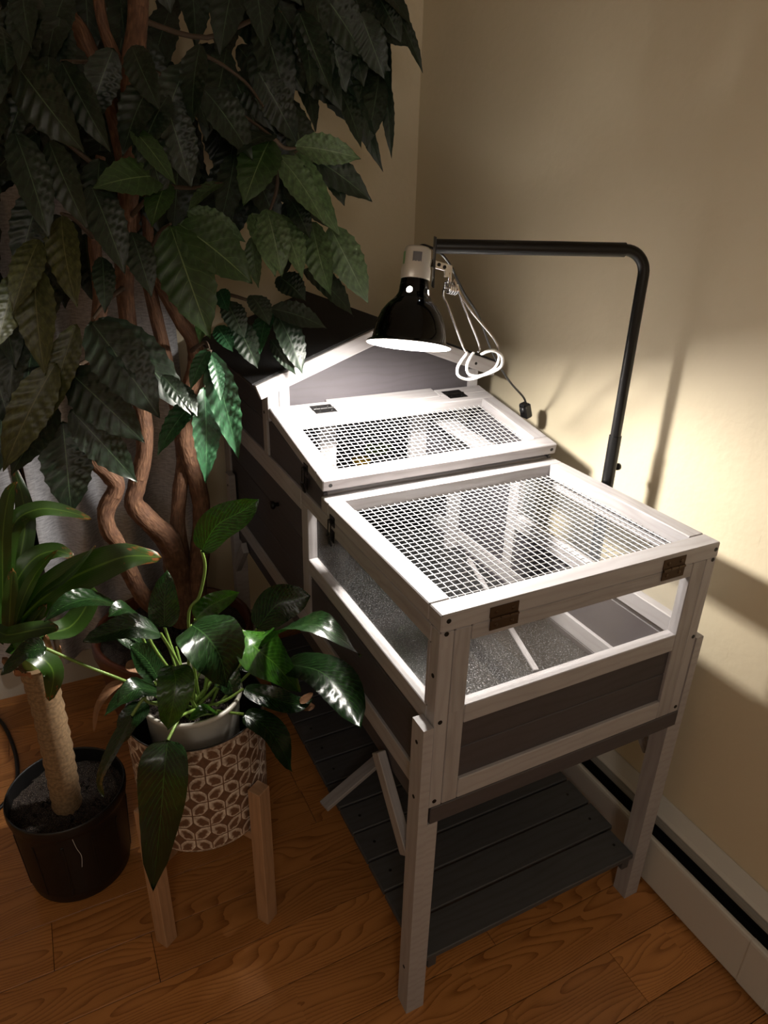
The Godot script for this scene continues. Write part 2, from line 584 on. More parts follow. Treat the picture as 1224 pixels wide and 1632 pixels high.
	var pt := make_tex(1040, 320, func(x: int, y: int) -> Color:
		var cx := x / 40
		var cy := y / 40
		var u := (x % 40) / 40.0
		var v := (y % 40) / 40.0
		if (cx + cy) % 2 == 1:
			u = 1.0 - u
		var d := minf(1.11 - Vector2(u, v).length(), 1.11 - Vector2(1.0 - u, 1.0 - v).length())
		d = minf(d, minf(minf(u, 1.0 - u), minf(v, 1.0 - v)) - 0.035)
		var rub := pn.get_noise_2d(x * 1.2, y * 0.9)
		var brown := Color(0.41, 0.295, 0.22) * (1.0 + 0.15 * rub)
		var white := Color(0.88, 0.84, 0.79)
		var k := 0.0
		if d > 0.0:
			var wide := 0.30 if v > u else 0.15
			k = (1.0 - smoothstep(wide * 0.35, wide, d + 0.14 * rub)) * (0.82 + 0.4 * rub)
			if u + v > 1.25 and d < 0.3:
				k = maxf(k, 0.55 * (1.0 - smoothstep(0.15, 0.3, d)))
		if y > 310 or y < 5:
			k = 0.5 + 0.5 * rub
		return brown.lerp(white, clampf(k, 0.0, 1.0)))
	M.planter = mat(Color(1, 1, 1), 0.6, 0.0, pt, pt, 0.12)
	M.planter_in = mat(Color(0.12, 0.10, 0.09), 0.7)
	M.stand = mat(Color(0.68, 0.535, 0.41), 0.5, 0.0, g2)
	var cn := noise(0.06, 97)
	var cnt := make_tex(256, 256, func(x: int, y: int) -> Color:
		var a := cn.get_noise_2d(x * 0.25, y * 3.2)
		var b := cn.get_noise_2d(x * 3.2 + 70, y * 0.25)
		var v := 0.90 + 0.17 * a + 0.07 * b
		return Color(v, v, v))
	M.linen = mat(Color(0.74, 0.74, 0.76), 0.9, 0.0, cnt, cnt, 0.08)
	M.linen.backlight_enabled = true
	M.linen.backlight = Color(0.12, 0.12, 0.12)
	M.glass_dark = mat(Color(0.02, 0.02, 0.025), 0.06)  # dark backing for the gap between the curtains
	M.yellow = mat(Color(0.85, 0.66, 0.14), 0.5)
	M.lettuce = mat(Color(0.45, 0.55, 0.16), 0.45)
	M.lettuce.backlight_enabled = true
	M.lettuce.backlight = Color(0.3, 0.4, 0.1)

# ------------------------------------------------------------------ the scene
const XW := 0.7163      # right wall
const ZB := -1.4347     # back wall
const VENT := 0.7
const EYE := Vector3(-0.4762, 1.5420, 0.7360)

func _ready() -> void:
	rng.seed = 7
	var cam := Camera3D.new()
	cam.name = "camera"
	cam.position = EYE
	cam.rotation_order = EULER_ORDER_YXZ
	cam.rotation = Vector3(-0.433542, -0.471240, 0.026228)
	cam.fov = 73.116
	cam.near = 0.02
	cam.far = 30.0
	add_child(cam)
	var we := WorldEnvironment.new()
	we.name = "environment"
	var env := Environment.new()
	env.background_mode = Environment.BG_COLOR
	env.background_color = Color(0.0, 0.0, 0.0)
	env.tonemap_mode = Environment.TONE_MAPPER_LINEAR
	env.tonemap_exposure = 1.0
	env.sdfgi_enabled = true
	env.ssao_enabled = true
	env.ssil_enabled = true
	we.environment = env
	add_child(we)
	make_materials()
	unseen_room_lamp()
	room()
	hutch()
	lamp_stand()
	heat_lamp()
	black_pot_plant()
	tree()
	planter()
	lily()
	small_things()

# unseen lamp behind the camera, placed to light the hutch front and floor
func unseen_room_lamp() -> void:
	var at := Vector3(-0.85, 1.85, 1.95)
	var t := thing("unseen_globe_lamp", "dim white globe lamp out of view behind the camera, placed to light the hutch front and the floor", "lamp", at)
	var st := new_st()
	var prof := []
	for k in 17:
		var a := PI * k / 16.0
		prof.append(Vector2(0.2 * sin(a), -0.2 * cos(a)))
	add_lathe(st, prof, 32)
	put(t, "globe", st.commit(), M.globe, at)
	tube(t, "cable", [at + Vector3(0, 0.2, 0), Vector3(at.x, 2.449, at.z)], [0.004], M.black_plastic, 8)
	var li := OmniLight3D.new()
	li.name = "unseen_globe_light"
	t.add_child(li)
	li.light_color = Color(1.0, 0.965, 0.94)
	li.light_energy = 0.38
	li.light_size = 0.19
	li.omni_range = 9.0
	li.omni_attenuation = 2.0
	li.shadow_enabled = true

func slab(called: String, x0: float, x1: float, y0: float, y1: float, z0: float, z1: float, m: Material) -> MeshInstance3D:
	var o := board(self, called, x0, x1, y0, y1, z0, z1, m, 0.0)
	o.set_meta("kind", "structure")
	return o

func room() -> void:
	var x0 := -2.7
	var z1 := 2.6
	var top := 2.45
	var fl := slab("floor", x0, XW, -0.08, -0.006, ZB, z1, M.gap)
	# oak boards, laid across
	var zr := 0.205
	var pitch := 0.1215
	var row := -19
	while true:
		var zf := zr - pitch * row
		if zf <= ZB:
			break
		var zb := maxf(zf - pitch, ZB)
		zf = minf(zf, z1)
		var cuts := []
		var x := x0
		if row == 2:
			cuts = [-1.9, -1.1, 0.231]
		elif row == 4:
			cuts = [-1.62, -0.464]
		elif row == 5:
			cuts = [-2.0, -0.665, 0.3]
		else:
			x += 0.3 + rng.randf() * 0.7
			while x < XW - 0.25:
				cuts.append(x)
				x += 0.7 + rng.randf() * 0.9
		var xs := [x0] + cuts + [XW]
		for k in xs.size() - 1:
			var pst := new_st()
			var s := Vector3(xs[k + 1] - xs[k] - 0.0012, 0.012, zf - zb - 0.0018)
			add_box(pst, Vector3.ZERO, s, 0.0004)
			var mesh := pst.commit()
			# grain runs along the board, one texture across its width
			var arr := mesh.surface_get_arrays(0)
			var uv: PackedVector2Array = arr[Mesh.ARRAY_TEX_UV]
			var vs: PackedVector3Array = arr[Mesh.ARRAY_VERTEX]
			var o := rng.randf()
			for i in vs.size():
				uv[i] = Vector2(vs[i].z / pitch * 0.96 + 0.5, vs[i].x / 0.9 + o)
			arr[Mesh.ARRAY_TEX_UV] = uv
			var am := ArrayMesh.new()
			am.add_surface_from_arrays(Mesh.PRIMITIVE_TRIANGLES, arr)
			put(fl, "plank", am, M.oak[rng.randi() % 10], Vector3((xs[k] + xs[k + 1]) / 2.0, -0.006, (zf + zb) / 2.0))
		row += 1
	slab("wall_right", XW, XW + 0.12, -0.08, top, ZB - 0.12, z1 + 0.12, M.wall)
	# back wall with an unseen window, placed to darken the gap between curtains
	slab("wall_back", -0.25, XW, -0.08, top, ZB - 0.12, ZB, M.wall)
	slab("wall_back", x0, -1.45, -0.08, top, ZB - 0.12, ZB, M.wall)
	slab("wall_back", -1.45, -0.25, -0.08, 0.35, ZB - 0.12, ZB, M.wall)
	slab("wall_back", -1.45, -0.25, 2.05, top, ZB - 0.12, ZB, M.wall)
	var win := slab("unseen_window_1", -1.45, -0.25, 0.35, 2.05, ZB - 0.12, ZB - 0.09, M.glass_dark)
	for e in [[-1.45, -1.40, 0.35, 2.05], [-0.30, -0.25, 0.35, 2.05], [-0.875, -0.825, 0.40, 2.0], [-1.40, -0.30, 0.35, 0.40], [-1.40, -0.30, 2.0, 2.05]]:
		board(win, "sash", e[0], e[1], e[2], e[3], ZB - 0.09, ZB - 0.05, M.white_trim)
	slab("wall_left", x0 - 0.12, x0, -0.08, top, ZB - 0.12, z1 + 0.12, M.wall)
	slab("wall_front", x0, XW, -0.08, top, z1, z1 + 0.12, M.wall)
	slab("ceiling", x0 - 0.12, XW + 0.12, top, top + 0.1, ZB - 0.12, z1 + 0.12, M.ceiling)
	slab("baseboard_back", x0, XW - 0.066, 0.0, 0.115, ZB, ZB + 0.016, M.white_trim)
	# baseboard heater: profiles pushed along the wall
	var h := thing("baseboard_heater", "long cream metal baseboard heater with dark slot along the beige wall", "heater", Vector3(XW, 0, -0.2))
	var bas := Basis(Vector3(-1, 0, 0), Vector3(0, 1, 0), Vector3(0, 0, -1))
	var prism := func(called: String, pts: Array, za: float, zb: float, m: Material) -> void:
		var st := new_st()
		add_prism(st, PackedVector2Array(pts), 0.0, zb - za, bas, Vector3.ZERO)
		put(h, called, st.commit(), m, Vector3(XW, 0, zb))
	var V := func(d: float, y: float) -> Vector2: return Vector2(d, y)
	prism.call("back_cover", [Vector2(0.001, 0.012), Vector2(0.004, 0.012), Vector2(0.004, 0.205), Vector2(0.024, 0.190), Vector2(0.033, 0.186), Vector2(0.034, 0.190), Vector2(0.026, 0.196), Vector2(0.006, 0.219), Vector2(0.003, 0.2208), Vector2(0.001, 0.2208)], ZB + 0.02, 1.9, M.heater)
	prism.call("damper", [Vector2(0.026, 0.187), Vector2(0.032, 0.185), Vector2(0.037, 0.181), Vector2(0.040, 0.175), Vector2(0.0408, 0.170), Vector2(0.039, 0.170), Vector2(0.0383, 0.174), Vector2(0.035, 0.1795), Vector2(0.031, 0.183), Vector2(0.026, 0.185)], ZB + 0.02, 1.9, M.heater_grey)
	var front := [Vector2(0.048, 0.136), Vector2(0.050, 0.144), Vector2(0.054, 0.148), Vector2(0.060, 0.1485), Vector2(0.0635, 0.146), Vector2(0.065, 0.140), Vector2(0.065, 0.016), Vector2(0.063, 0.012), Vector2(0.060, 0.012), Vector2(0.0625, 0.018), Vector2(0.0625, 0.138), Vector2(0.060, 0.1455), Vector2(0.056, 0.1455), Vector2(0.052, 0.142), Vector2(0.050, 0.136)]
	prism.call("front_panel", front, ZB + 0.02, 0.262, M.heater)
	prism.call("front_panel", front, 0.320, 1.9, M.heater)
	var sp := []
	for p in front:
		sp.append(Vector2(p.x + (0.0015 if p.x > 0.057 else 0.0), p.y + (0.001 if p.y > 0.14 else 0.0)))
	prism.call("splice_cover", sp, 0.258, 0.322, M.heater)
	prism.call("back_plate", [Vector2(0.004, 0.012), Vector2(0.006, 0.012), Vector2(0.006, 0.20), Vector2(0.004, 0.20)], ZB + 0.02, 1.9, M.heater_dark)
	prism.call("inner_shadow_plate", [Vector2(0.006, 0.060), Vector2(0.060, 0.060), Vector2(0.060, 0.064), Vector2(0.006, 0.064)], ZB + 0.02, 1.9, M.heater_dark)  # dark sheet standing in for the shade inside the slot
	prism.call("fin_element", [Vector2(0.012, 0.066), Vector2(0.042, 0.066), Vector2(0.042, 0.118), Vector2(0.012, 0.118)], ZB + 0.05, 1.85, M.heater_dark)
	for z in [ZB + 0.01, 1.9]:
		prism.call("end_cap", [Vector2(0.001, 0.0), Vector2(0.066, 0.0), Vector2(0.066, 0.149), Vector2(0.035, 0.192), Vector2(0.001, 0.221)], z, z + 0.012, M.heater)
	for z in [-1.2, -0.2, 0.75, 1.6]:
		prism.call("bracket_foot", [Vector2(0.006, 0.0), Vector2(0.058, 0.0), Vector2(0.058, 0.013), Vector2(0.006, 0.013)], z, z + 0.02, M.heater_dark)
	# curtains
	for c in [[-1.50, -0.585, 3, "pale grey linen curtain hanging left of the dark gap behind the corn plant", 0.0], [-0.565, -0.10, 9, "pale grey linen curtain hanging behind the tree trunks", 1.4]]:
		var st := new_st()
		var nx := 90
		var ny := 24
		var ph: float = c[4]
		var f := func(i: int, j: int) -> Vector3:
			var s := float(i) / nx
			var y := 0.13 + (2.12 - 0.13) * j / ny
			var x: float = lerpf(c[0], c[1], s)
			var amp := 0.026 - 0.006 * j / ny
			return Vector3(x, y, ZB + 0.062 + amp * sin(x * 44.0 + ph + 0.7 * sin(x * 13.0) + 0.35 * sin(y * 2.0)) + 0.006 * sin(y * 5.0 + x * 20.0))
		for i in nx:
			for j in ny:
				var q := [f.call(i, j), f.call(i + 1, j), f.call(i + 1, j + 1), f.call(i, j + 1)]
				var ns := []
				var us := []
				for e in [[0, 0], [1, 0], [1, 1], [0, 1]]:
					var a: Vector3 = f.call(i + e[0] + 1, j + e[1]) - f.call(i + e[0] - 1, j + e[1])
					ns.append(Vector3(-a.z, 0, a.x).normalized())
					us.append(Vector2(float(i + e[0]) / nx * 5.0, float(j + e[1]) / ny * 7.0))
				tri3(st, [q[0], q[1], q[2]], [ns[0], ns[1], ns[2]], [us[0], us[1], us[2]])
				tri3(st, [q[0], q[2], q[3]], [ns[0], ns[2], ns[3]], [us[0], us[2], us[3]])
		var o := put(self, "curtain", st.commit(), M.linen)
		tag(o, c[3], "curtain")
	var rod := tube(self, "curtain_rod", [Vector3(-1.6, 2.13, ZB + 0.062), Vector3(0.0, 2.13, ZB + 0.062)], [0.009], M.black_metal, 10)
	tag(rod, "black curtain rod above the linen curtains", "rod")

# ------------------------------------------------------------------ hutch
func screw(parent: Node, at: Vector3, n: Vector3, r := 0.0042, called := "screw") -> void:
	var st := new_st()
	var y := n.normalized()
	var x := y.cross(Vector3(0.3, 0.9, 0.2)).normalized()
	add_lathe(st, [Vector2(r, 0.0), Vector2(r, 0.0008), Vector2(r * 0.5, 0.0003), Vector2(0.0, 0.0002)], 10, Vector3.ZERO, Basis(x, y, x.cross(y)))
	put(parent, called, st.commit(), M.screw, at)

func hinge(parent: Node, at: Vector3, up: Vector3, out: Vector3, m: Material, w := 0.055, h := 0.044) -> void:
	var right := up.cross(out).normalized()
	var b := Basis(right, up.normalized(), out.normalized())
	var root := Node3D.new()
	root.name = "hinge"
	parent.add_child(root, true)
	root.position = at - origin_of(parent)
	var st := new_st()
	add_box(st, b * Vector3(-0.001, h * 0.27, 0.0008), Vector3(w, h * 0.44, 0.0016), 0.0004, b)
	put(root, "hinge_leaf", st.commit(), m, at)
	st = new_st()
	add_box(st, b * Vector3(0.001, -h * 0.27, 0.0008), Vector3(w, h * 0.44, 0.0016), 0.0004, b)
	put(root, "hinge_leaf", st.commit(), m, at)
	st = new_st()
	for k in 3:
		var c := (k - 1) * w * 0.33
		add_tube(st, [b * Vector3(c - w * 0.155, 0, 0.002), b * Vector3(c + w * 0.155, 0, 0.002)], [0.0028], 8)
	put(root, "knuckle", st.commit(), m, at)
	for sx in [-0.28, 0.28]:
		for sy in [-0.27, 0.27]:
			st = new_st()
			add_lathe(st, [Vector2(0.0036, 0.0), Vector2(0.0036, 0.0006), Vector2(0.0025, 0.0014), Vector2(0.0, 0.0016)], 10, Vector3.ZERO, Basis(right, out.normalized(), right.cross(out).normalized()))
			put(root, "rivet", st.commit(), m, at + b * Vector3(w * sx, h * sy, 0.0016))

func latch(parent: Node, at: Vector3) -> void:
	# draw latch on the left side: plate, wire loop, lever, catch
	var st := new_st()
	add_box(st, Vector3(-0.001, 0.014, 0), Vector3(0.002, 0.022, 0.024), 0.0005)
	add_box(st, Vector3(-0.004, 0.014, 0), Vector3(0.007, 0.008, 0.012), 0.001)
	var l := put(parent, "latch", st.commit(), M.black_metal, at)
	st = new_st()
	add_box(st, Vector3(-0.001, -0.019, 0), Vector3(0.002, 0.026, 0.022), 0.0005)
	put(l, "latch_plate", st.commit(), M.black_metal, at)
	st = new_st()
	add_tube(st, [Vector3(-0.007, 0.016, -0.007), Vector3(-0.008, -0.016, -0.007), Vector3(-0.008, -0.020, 0), Vector3(-0.008, -0.016, 0.007), Vector3(-0.007, 0.016, 0.007)], [0.0014], 6)
	put(l, "latch_loop", st.commit(), M.black_metal, at)
	st = new_st()
	add_box(st, Vector3(-0.008, -0.028, 0.0), Vector3(0.004, 0.024, 0.014), 0.001, Basis(Vector3(0, 0, 1), 0.25))
	put(l, "latch_lever", st.commit(), M.black_metal, at)

# woven wire panel in the plane y = 0 of its own axes, then turned by basis
func wire_panel(parent: Node, x0: float, x1: float, z0: float, z1: float, pitch: float, at: Vector3, basis: Basis) -> void:
	var st := new_st()
	var r := 0.00075
	var nx := int(round((x1 - x0) / pitch))
	var nz := int(round((z1 - z0) / pitch))
	for i in nx + 1:
		var x := x0 + (x1 - x0) * i / nx
		add_box(st, basis * Vector3(x, r, (z0 + z1) / 2.0), Vector3(r * 2, r * 2, z1 - z0), 0.0006, basis)
	for i in nz + 1:
		var z := z0 + (z1 - z0) * i / nz
		add_box(st, basis * Vector3((x0 + x1) / 2.0, -r * 0.4, z), Vector3(x1 - x0, r * 2, r * 2), 0.0006, basis)
	put(parent, "wire_mesh", st.commit(), M.wire, at)

func hutch() -> void:
	var t := thing("pet_hutch", "long grey and whitewashed wooden pet hutch with mesh lids and a gabled house on legs", "hutch", Vector3(0.3, 0, -0.66))
	var W := 0.6
	var ZE := -1.31
	var C = M.cream
	var D = M.cream_b
	# legs: full below, thinner where they lap over the body
	for s in 2:
		for z in [-0.036, -1.235]:
			var out := PackedVector2Array([Vector2(-0.02, 0), Vector2(0.02, 0), Vector2(0.02, 0.535), Vector2(-0.001, 0.535), Vector2(-0.001, 0.755), Vector2(-0.02, 0.755)])
			var st := new_st()
			var b := Basis() if s == 0 else Basis(Vector3(-1, 0, 0), Vector3(0, 1, 0), Vector3(0, 0, -1))
			add_prism(st, out, 0.0 if s == 0 else -0.038, 0.038 if s == 0 else 0.0, b)
			var leg := put(t, "leg", st.commit(), C, Vector3(0.0 if s == 0 else W, 0, z))
			var fx := -0.02 if s == 0 else W + 0.02
			for y in [0.717, 0.594, 0.127]:
				screw(leg, Vector3(fx, y, z + 0.018), Vector3(-1 if s == 0 else 1, 0, 0), 0.0038)
	# corner braces
	for s in 2:
		var x := -0.010 if s == 0 else W + 0.010
		beam(t, "brace", Vector3(x, 0.415, -0.045), Vector3(x, 0.555, -0.175), Vector3(0, 1, 1), 0.034, 0.018, D)
		beam(t, "brace", Vector3(x, 0.415, -1.228), Vector3(x, 0.555, -1.10), Vector3(0, 1, -1), 0.034, 0.018, D)
	# tray frame, dark
	board(t, "tray_rail", 0.004, 0.604, 0.533, 0.572, -0.020, 0.0015, M.dark_rail)
	board(t, "tray_rail", 0.004, 0.604, 0.533, 0.572, ZE, ZE + 0.02, M.dark_rail)
	board(t, "tray_rail", 0.0015, 0.024, 0.533, 0.572, ZE + 0.02, -0.020, M.dark_rail)
	board(t, "tray_rail", 0.576, 0.5985, 0.533, 0.572, ZE + 0.02, -0.020, M.dark_rail)
	board(t, "tray_floor", 0.024, 0.576, 0.540, 0.548, ZE + 0.02, -0.020, M.dark_rail)
	board(t, "floor_liner", 0.026, 0.574, 0.548, 0.560, ZE + 0.022, -0.023, M.liner, 0.0)
	beam(t, "floor_batten", Vector3(0.421, 0.563, -0.24), Vector3(0.566, 0.563, -0.75), Vector3(1, 0, 0), 0.014, 0.007, C)
	# lower shelf
	for k in 14:
		var z1 := -0.0015 - k * 0.0835
		var a := 0.021 if k == 0 or k == 13 else 0.008
		var sl := board(t, "shelf_slat", a, W - a, 0.136, 0.150, z1 - 0.0785, z1, M.slat, 0.002)
		if k < 9:
			for x in [0.045, W - 0.045]:
				screw(sl, Vector3(x, 0.150, z1 - 0.04), Vector3.UP, 0.0034)
	for x in [0.028, W - 0.028 - 0.02]:
		board(t, "shelf_bearer", x, x + 0.02, 0.108, 0.136, -1.17, -0.004, M.slat)
	# --- front face
	var fa := thing_part(t, "front_wall", Vector3(0.3, 0.75, -0.012))
	board(fa, "corner_post", 0.0, 0.026, 0.572, 0.9375, -0.026, 0.0, C)
	board(fa, "corner_post", W - 0.026, W, 0.572, 0.9375, -0.026, 0.0, C)
	board(fa, "stile", 0.0268, 0.0575, 0.572, 0.9375, -0.022, 0.0, D)
	board(fa, "stile", W - 0.0605, W - 0.0268, 0.572, 0.9375, -0.022, 0.0, D)
	board(fa, "rail", 0.058, W - 0.061, 0.572, 0.616, -0.022, 0.0, C)
	board(fa, "rail", 0.058, W - 0.061, 0.742, 0.780, -0.022, 0.0, C)
	board(fa, "rail", 0.058, W - 0.061, 0.909, 0.9375, -0.022, 0.0, D)
	board(fa, "board", 0.056, W - 0.058, 0.612, 0.6815, -0.016, -0.007, M.panel)
	board(fa, "board", 0.056, W - 0.058, 0.6825, 0.746, -0.016, -0.007, M.panel_b)
	board(fa, "window_pane", 0.054, W - 0.056, 0.776, 0.913, -0.0125, -0.0095, M.pane, 0.0)
	for y in [0.9339, 0.7611, 0.586]:
		screw(fa, Vector3(0.0112, y, 0.0), Vector3(0, 0, 1))
		screw(fa, Vector3(W - 0.0095, y, 0.0), Vector3(0, 0, 1))
	# --- side faces, front section (z -0.026 .. -0.61)
	for s in 2:
		var xa := 0.0 if s == 0 else W - 0.022
		var xb := xa + 0.022
		var side := thing_part(t, "side_wall", Vector3(xa + 0.011, 0.75, -0.6))
		board(side, "rail", xa, xb, 0.572, 0.616, ZE + 0.027, -0.027, C)
		board(side, "rail", xa, xb, 0.742, 0.780, -0.570, -0.027, C)
		board(side, "rail", xa, xb, 0.905, 0.9375, -0.61, -0.027, D)
		board(side, "stile", xa, xb, 0.780, 0.905, -0.036, -0.0268, D)
		board(side, "stile", xa, xb, 0.616, 0.905, -0.610, -0.571, C)
		var pa := xa + 0.006 if s == 0 else xa + 0.008
		board(side, "board", pa, pa + 0.009, 0.612, 0.7265, -0.574, -0.028, M.panel)
		board(side, "board", pa, pa + 0.009, 0.7275, 0.746, -0.574, -0.028, M.panel_b)
		board(side, "window_pane", pa + 0.003, pa + 0.006, 0.776, 0.908, -0.574, -0.033, M.pane, 0.0)
		# rear section below the rail
		board(side, "rail", xa, xb, 0.886, 0.936, ZE + 0.027, -0.612, C)
		for k in 3:
			var y0: float = [0.616, 0.707, 0.804][k]
			var y1: float = [0.7062, 0.8032, 0.888][k]
			board(side, "board", pa, pa + 0.009, y0 - (0.003 if k == 0 else 0.0), y1, ZE + 0.04, -0.608, M.panel if k % 2 == 0 else M.panel_b)
		board(side, "stile", xa, xb, 0.616, 0.886, ZE + 0.027, ZE + 0.06, D)
		# house wall above the rail
		board(side, "stile", xa, xb, 0.936, 1.108, -0.877, -0.846, C)
		board(side, "stile", xa, xb, 0.936, 1.108, ZE + 0.0, ZE + 0.033, C)
		board(side, "board", pa, pa + 0.009, 0.934, 1.018, ZE + 0.03, -0.874, M.panel)
		board(side, "board", pa, pa + 0.009, 1.019, 1.104, ZE + 0.03, -0.874, M.panel_b)
		# wedge under the sloping lid
		var st := new_st()
		var bz := Basis(Vector3(0, 0, 1), Vector3(0, 1, 0), Vector3(-1, 0, 0))
		add_prism(st, PackedVector2Array([Vector2(-0.846, 0.936), Vector2(-0.487, 0.936), Vector2(-0.487, 0.975), Vector2(-0.846, 1.034)]), -0.0045, 0.0045, bz)
		put(side, "wedge_panel", st.commit(), M.panel, Vector3(pa + 0.0045, 0, 0))
		screw(side, Vector3(0.0 if s == 0 else W, 0.850, -0.013), Vector3(-1 if s == 0 else 1, 0, 0), 0.004)
		if s == 0:
			screw(side, Vector3(0.0, 1.045, -0.861), Vector3(-1, 0, 0), 0.004)
			var kn := new_st()
			add_lathe(kn, [Vector2(0.005, 0), Vector2(0.005, 0.008), Vector2(0.010, 0.012), Vector2(0.011, 0.017), Vector2(0.008, 0.021), Vector2(0.0, 0.022)], 14, Vector3.ZERO, Basis(Vector3(0, 1, 0), Vector3(-1, 0, 0), Vector3(0, 0, 1)))
			put(side, "knob", kn.commit(), M.black_metal, Vector3(pa, 0.822, -0.798))
			latch(t, Vector3(0.0, 0.926, -0.425))
			latch(t, Vector3(0.0, 0.986, -0.572))
	# --- back wall
	var bw := thing_part(t, "rear_wall", Vector3(0.3, 0.8, ZE + 0.01))
	for k in 5:
		board(bw, "board", 0.024, W - 0.024, 0.575 + k * 0.107, 0.6815 + k * 0.107, ZE + 0.004, ZE + 0.014, M.panel if k % 2 == 0 else M.panel_b)
	board(bw, "corner_post", 0.0, 0.026, 0.572, 1.108, ZE - 0.0, ZE + 0.0265, D)
	board(bw, "corner_post", W - 0.026, W, 0.572, 1.108, ZE - 0.0, ZE + 0.0265, D)
	# --- house floor and the framed doorway into it
	board(t, "house_floor", 0.024, W - 0.024, 0.785, 0.797, ZE + 0.02, -0.845, M.panel)
	var dw := thing_part(t, "doorway_frame", Vector3(0.3, 0.8, -0.84))
	board(dw, "post", 0.022, 0.060, 0.56, 1.04, -0.852, -0.832, C)
	board(dw, "post", 0.135, 0.180, 0.798, 1.04, -0.852, -0.832, C)
	board(dw, "post", 0.400, 0.450, 0.798, 1.04, -0.852, -0.832, C)
	board(dw, "post", W - 0.060, W - 0.022, 0.56, 1.04, -0.852, -0.832, C)
	board(dw, "board", 0.455, W - 0.062, 0.798, 1.04, -0.850, -0.842, M.panel)
	beam(dw, "ramp_rail", Vector3(0.545, 0.93, -0.60), Vector3(0.480, 0.985, -0.82), Vector3(1, 0, 0), 0.05, 0.012, C)
	# --- gable over the lid
	var ga := thing_part(t, "gable", Vector3(0.3, 1.1, -0.84))
	var gst := new_st()
	add_prism(gst, PackedVector2Array([Vector2(0.05, 1.04), Vector2(W - 0.025, 1.04), Vector2(W - 0.025, 1.12), Vector2(0.3, 1.228), Vector2(0.05, 1.13)]), -0.845, -0.835)
	put(ga, "gable_panel", gst.commit(), M.panel)
	board(ga, "stile", 0.0, 0.028, 1.03, 1.112, -0.844, -0.828, C)
	board(ga, "stile", 0.0285, 0.056, 1.03, 1.122, -0.844, -0.828, D)
	board(ga, "stile", W - 0.030, W, 1.03, 1.112, -0.844, -0.828, C)
	gst = new_st()
	add_prism(gst, PackedVector2Array([Vector2(0.02, 1.02), Vector2(W - 0.02, 1.02), Vector2(W - 0.02, 1.112), Vector2(0.3, 1.21), Vector2(0.02, 1.112)]), ZE + 0.004, ZE + 0.014)
	put(ga, "gable_panel", gst.commit(), M.panel)
	# --- roof
	var ro := thing_part(t, "roof", Vector3(0.3, 1.2, -1.07))
	for s in [-1.0, 1.0]:
		var dirv := Vector3(s * 0.342, -0.1255, 0).normalized()
		var nrm := Vector3(s * 0.1255, 0.342, 0).normalized()
		var len := 0.364
		var mid := Vector3(0.3, 1.258, 0) + dirv * (len / 2.0)
		var rst := new_st()
		add_box(rst, Vector3.ZERO, Vector3(len, 0.010, 0.540), 0.001, Basis(dirv * 1.0, nrm, dirv.cross(nrm)))
		put(ro, "roof_deck", rst.commit(), M.panel_b, mid - nrm * 0.009 + Vector3(0, 0, -1.075))
		rst = new_st()
		add_box(rst, Vector3.ZERO, Vector3(len + 0.004, 0.005, 0.555), 0.001, Basis(dirv * 1.0, nrm, dirv.cross(nrm)))
		put(ro, "roof_felt", rst.commit(), M.roof, mid - nrm * 0.0012 + Vector3(0, 0, -1.0795))
		for z in [-0.800, ZE - 0.055]:
			beam(ro, "barge_board", Vector3(0.3, 1.258, z) - nrm * 0.022 + dirv * (0.004 if s < 0 else 0.004), Vector3(0.3, 1.258, z) + dirv * (len - 0.002) - nrm * 0.022, nrm, 0.036, 0.016, C)
	screw(ro, Vector3(0.565, 1.135, -0.792), Vector3(0, 0, 1), 0.004)
	# --- front lid
	var fl := thing_part(t, "front_lid", Vector3(0.3, 0.954, -0.243))
	board(fl, "lid_rail", 0.0, W, 0.938, 0.9698, -0.037, 0.001, C, 0.002)
	board(fl, "lid_rail", 0.0, W, 0.938, 0.9698, -0.487, -0.449, D, 0.002)
	board(fl, "lid_rail", 0.0, 0.037, 0.938, 0.9698, -0.4485, -0.0375, C, 0.002)
	board(fl, "lid_rail", W - 0.037, W, 0.938, 0.9698, -0.4485, -0.0375, D, 0.002)
	wire_panel(fl, 0.030, W - 0.030, -0.455, -0.031, 0.015, Vector3(0, 0.9425, 0), Basis())
	screw(fl, Vector3(0.0129, 0.9575, 0.001), Vector3(0, 0, 1))
	screw(fl, Vector3(W - 0.0095, 0.9560, 0.001), Vector3(0, 0, 1))
	hinge(t, Vector3(0.116, 0.9400, 0.001), Vector3.UP, Vector3(0, 0, 1), M.brass)
	hinge(t, Vector3(0.486, 0.9410, 0.001), Vector3.UP, Vector3(0, 0, 1), M.brass)
	# crosspiece behind the front lid, under the sloping one
	board(t, "cross_rail", 0.010, W - 0.010, 0.938, 0.972, -0.513, -0.489, D)
	# --- sloping rear lid
	var an := atan2(0.060, 0.350)
	var lb := Basis(Vector3(1, 0, 0), an)
	var rl := thing_part(t, "rear_lid", Vector3(0.3, 1.03, -0.65))
	var P := func(x: float, y: float, z: float) -> Vector3: return Vector3(x, 1.0075, -0.474) + lb * Vector3(0, y, z)
	# local axes: z runs back up the slope as negative, y is the thickness
	var lid_rail := func(called: String, x0: float, x1: float, z0: float, z1: float, m: Material) -> void:
		var st := new_st()
		add_box(st, Vector3.ZERO, Vector3(x1 - x0, 0.026, absf(z1 - z0)), 0.002, lb)
		put(rl, called, st.commit(), m, Vector3((x0 + x1) / 2.0, 0, 0) + P.call(0, -0.013, (z0 + z1) / 2.0))
	lid_rail.call("lid_rail", 0.0, W, -0.040, 0.0, D)
	lid_rail.call("lid_rail", 0.0, W, -0.312, -0.274, C)
	lid_rail.call("lid_rail", 0.0, 0.040, -0.2735, -0.0405, C)
	lid_rail.call("lid_rail", W - 0.040, W, -0.2735, -0.0405, D)
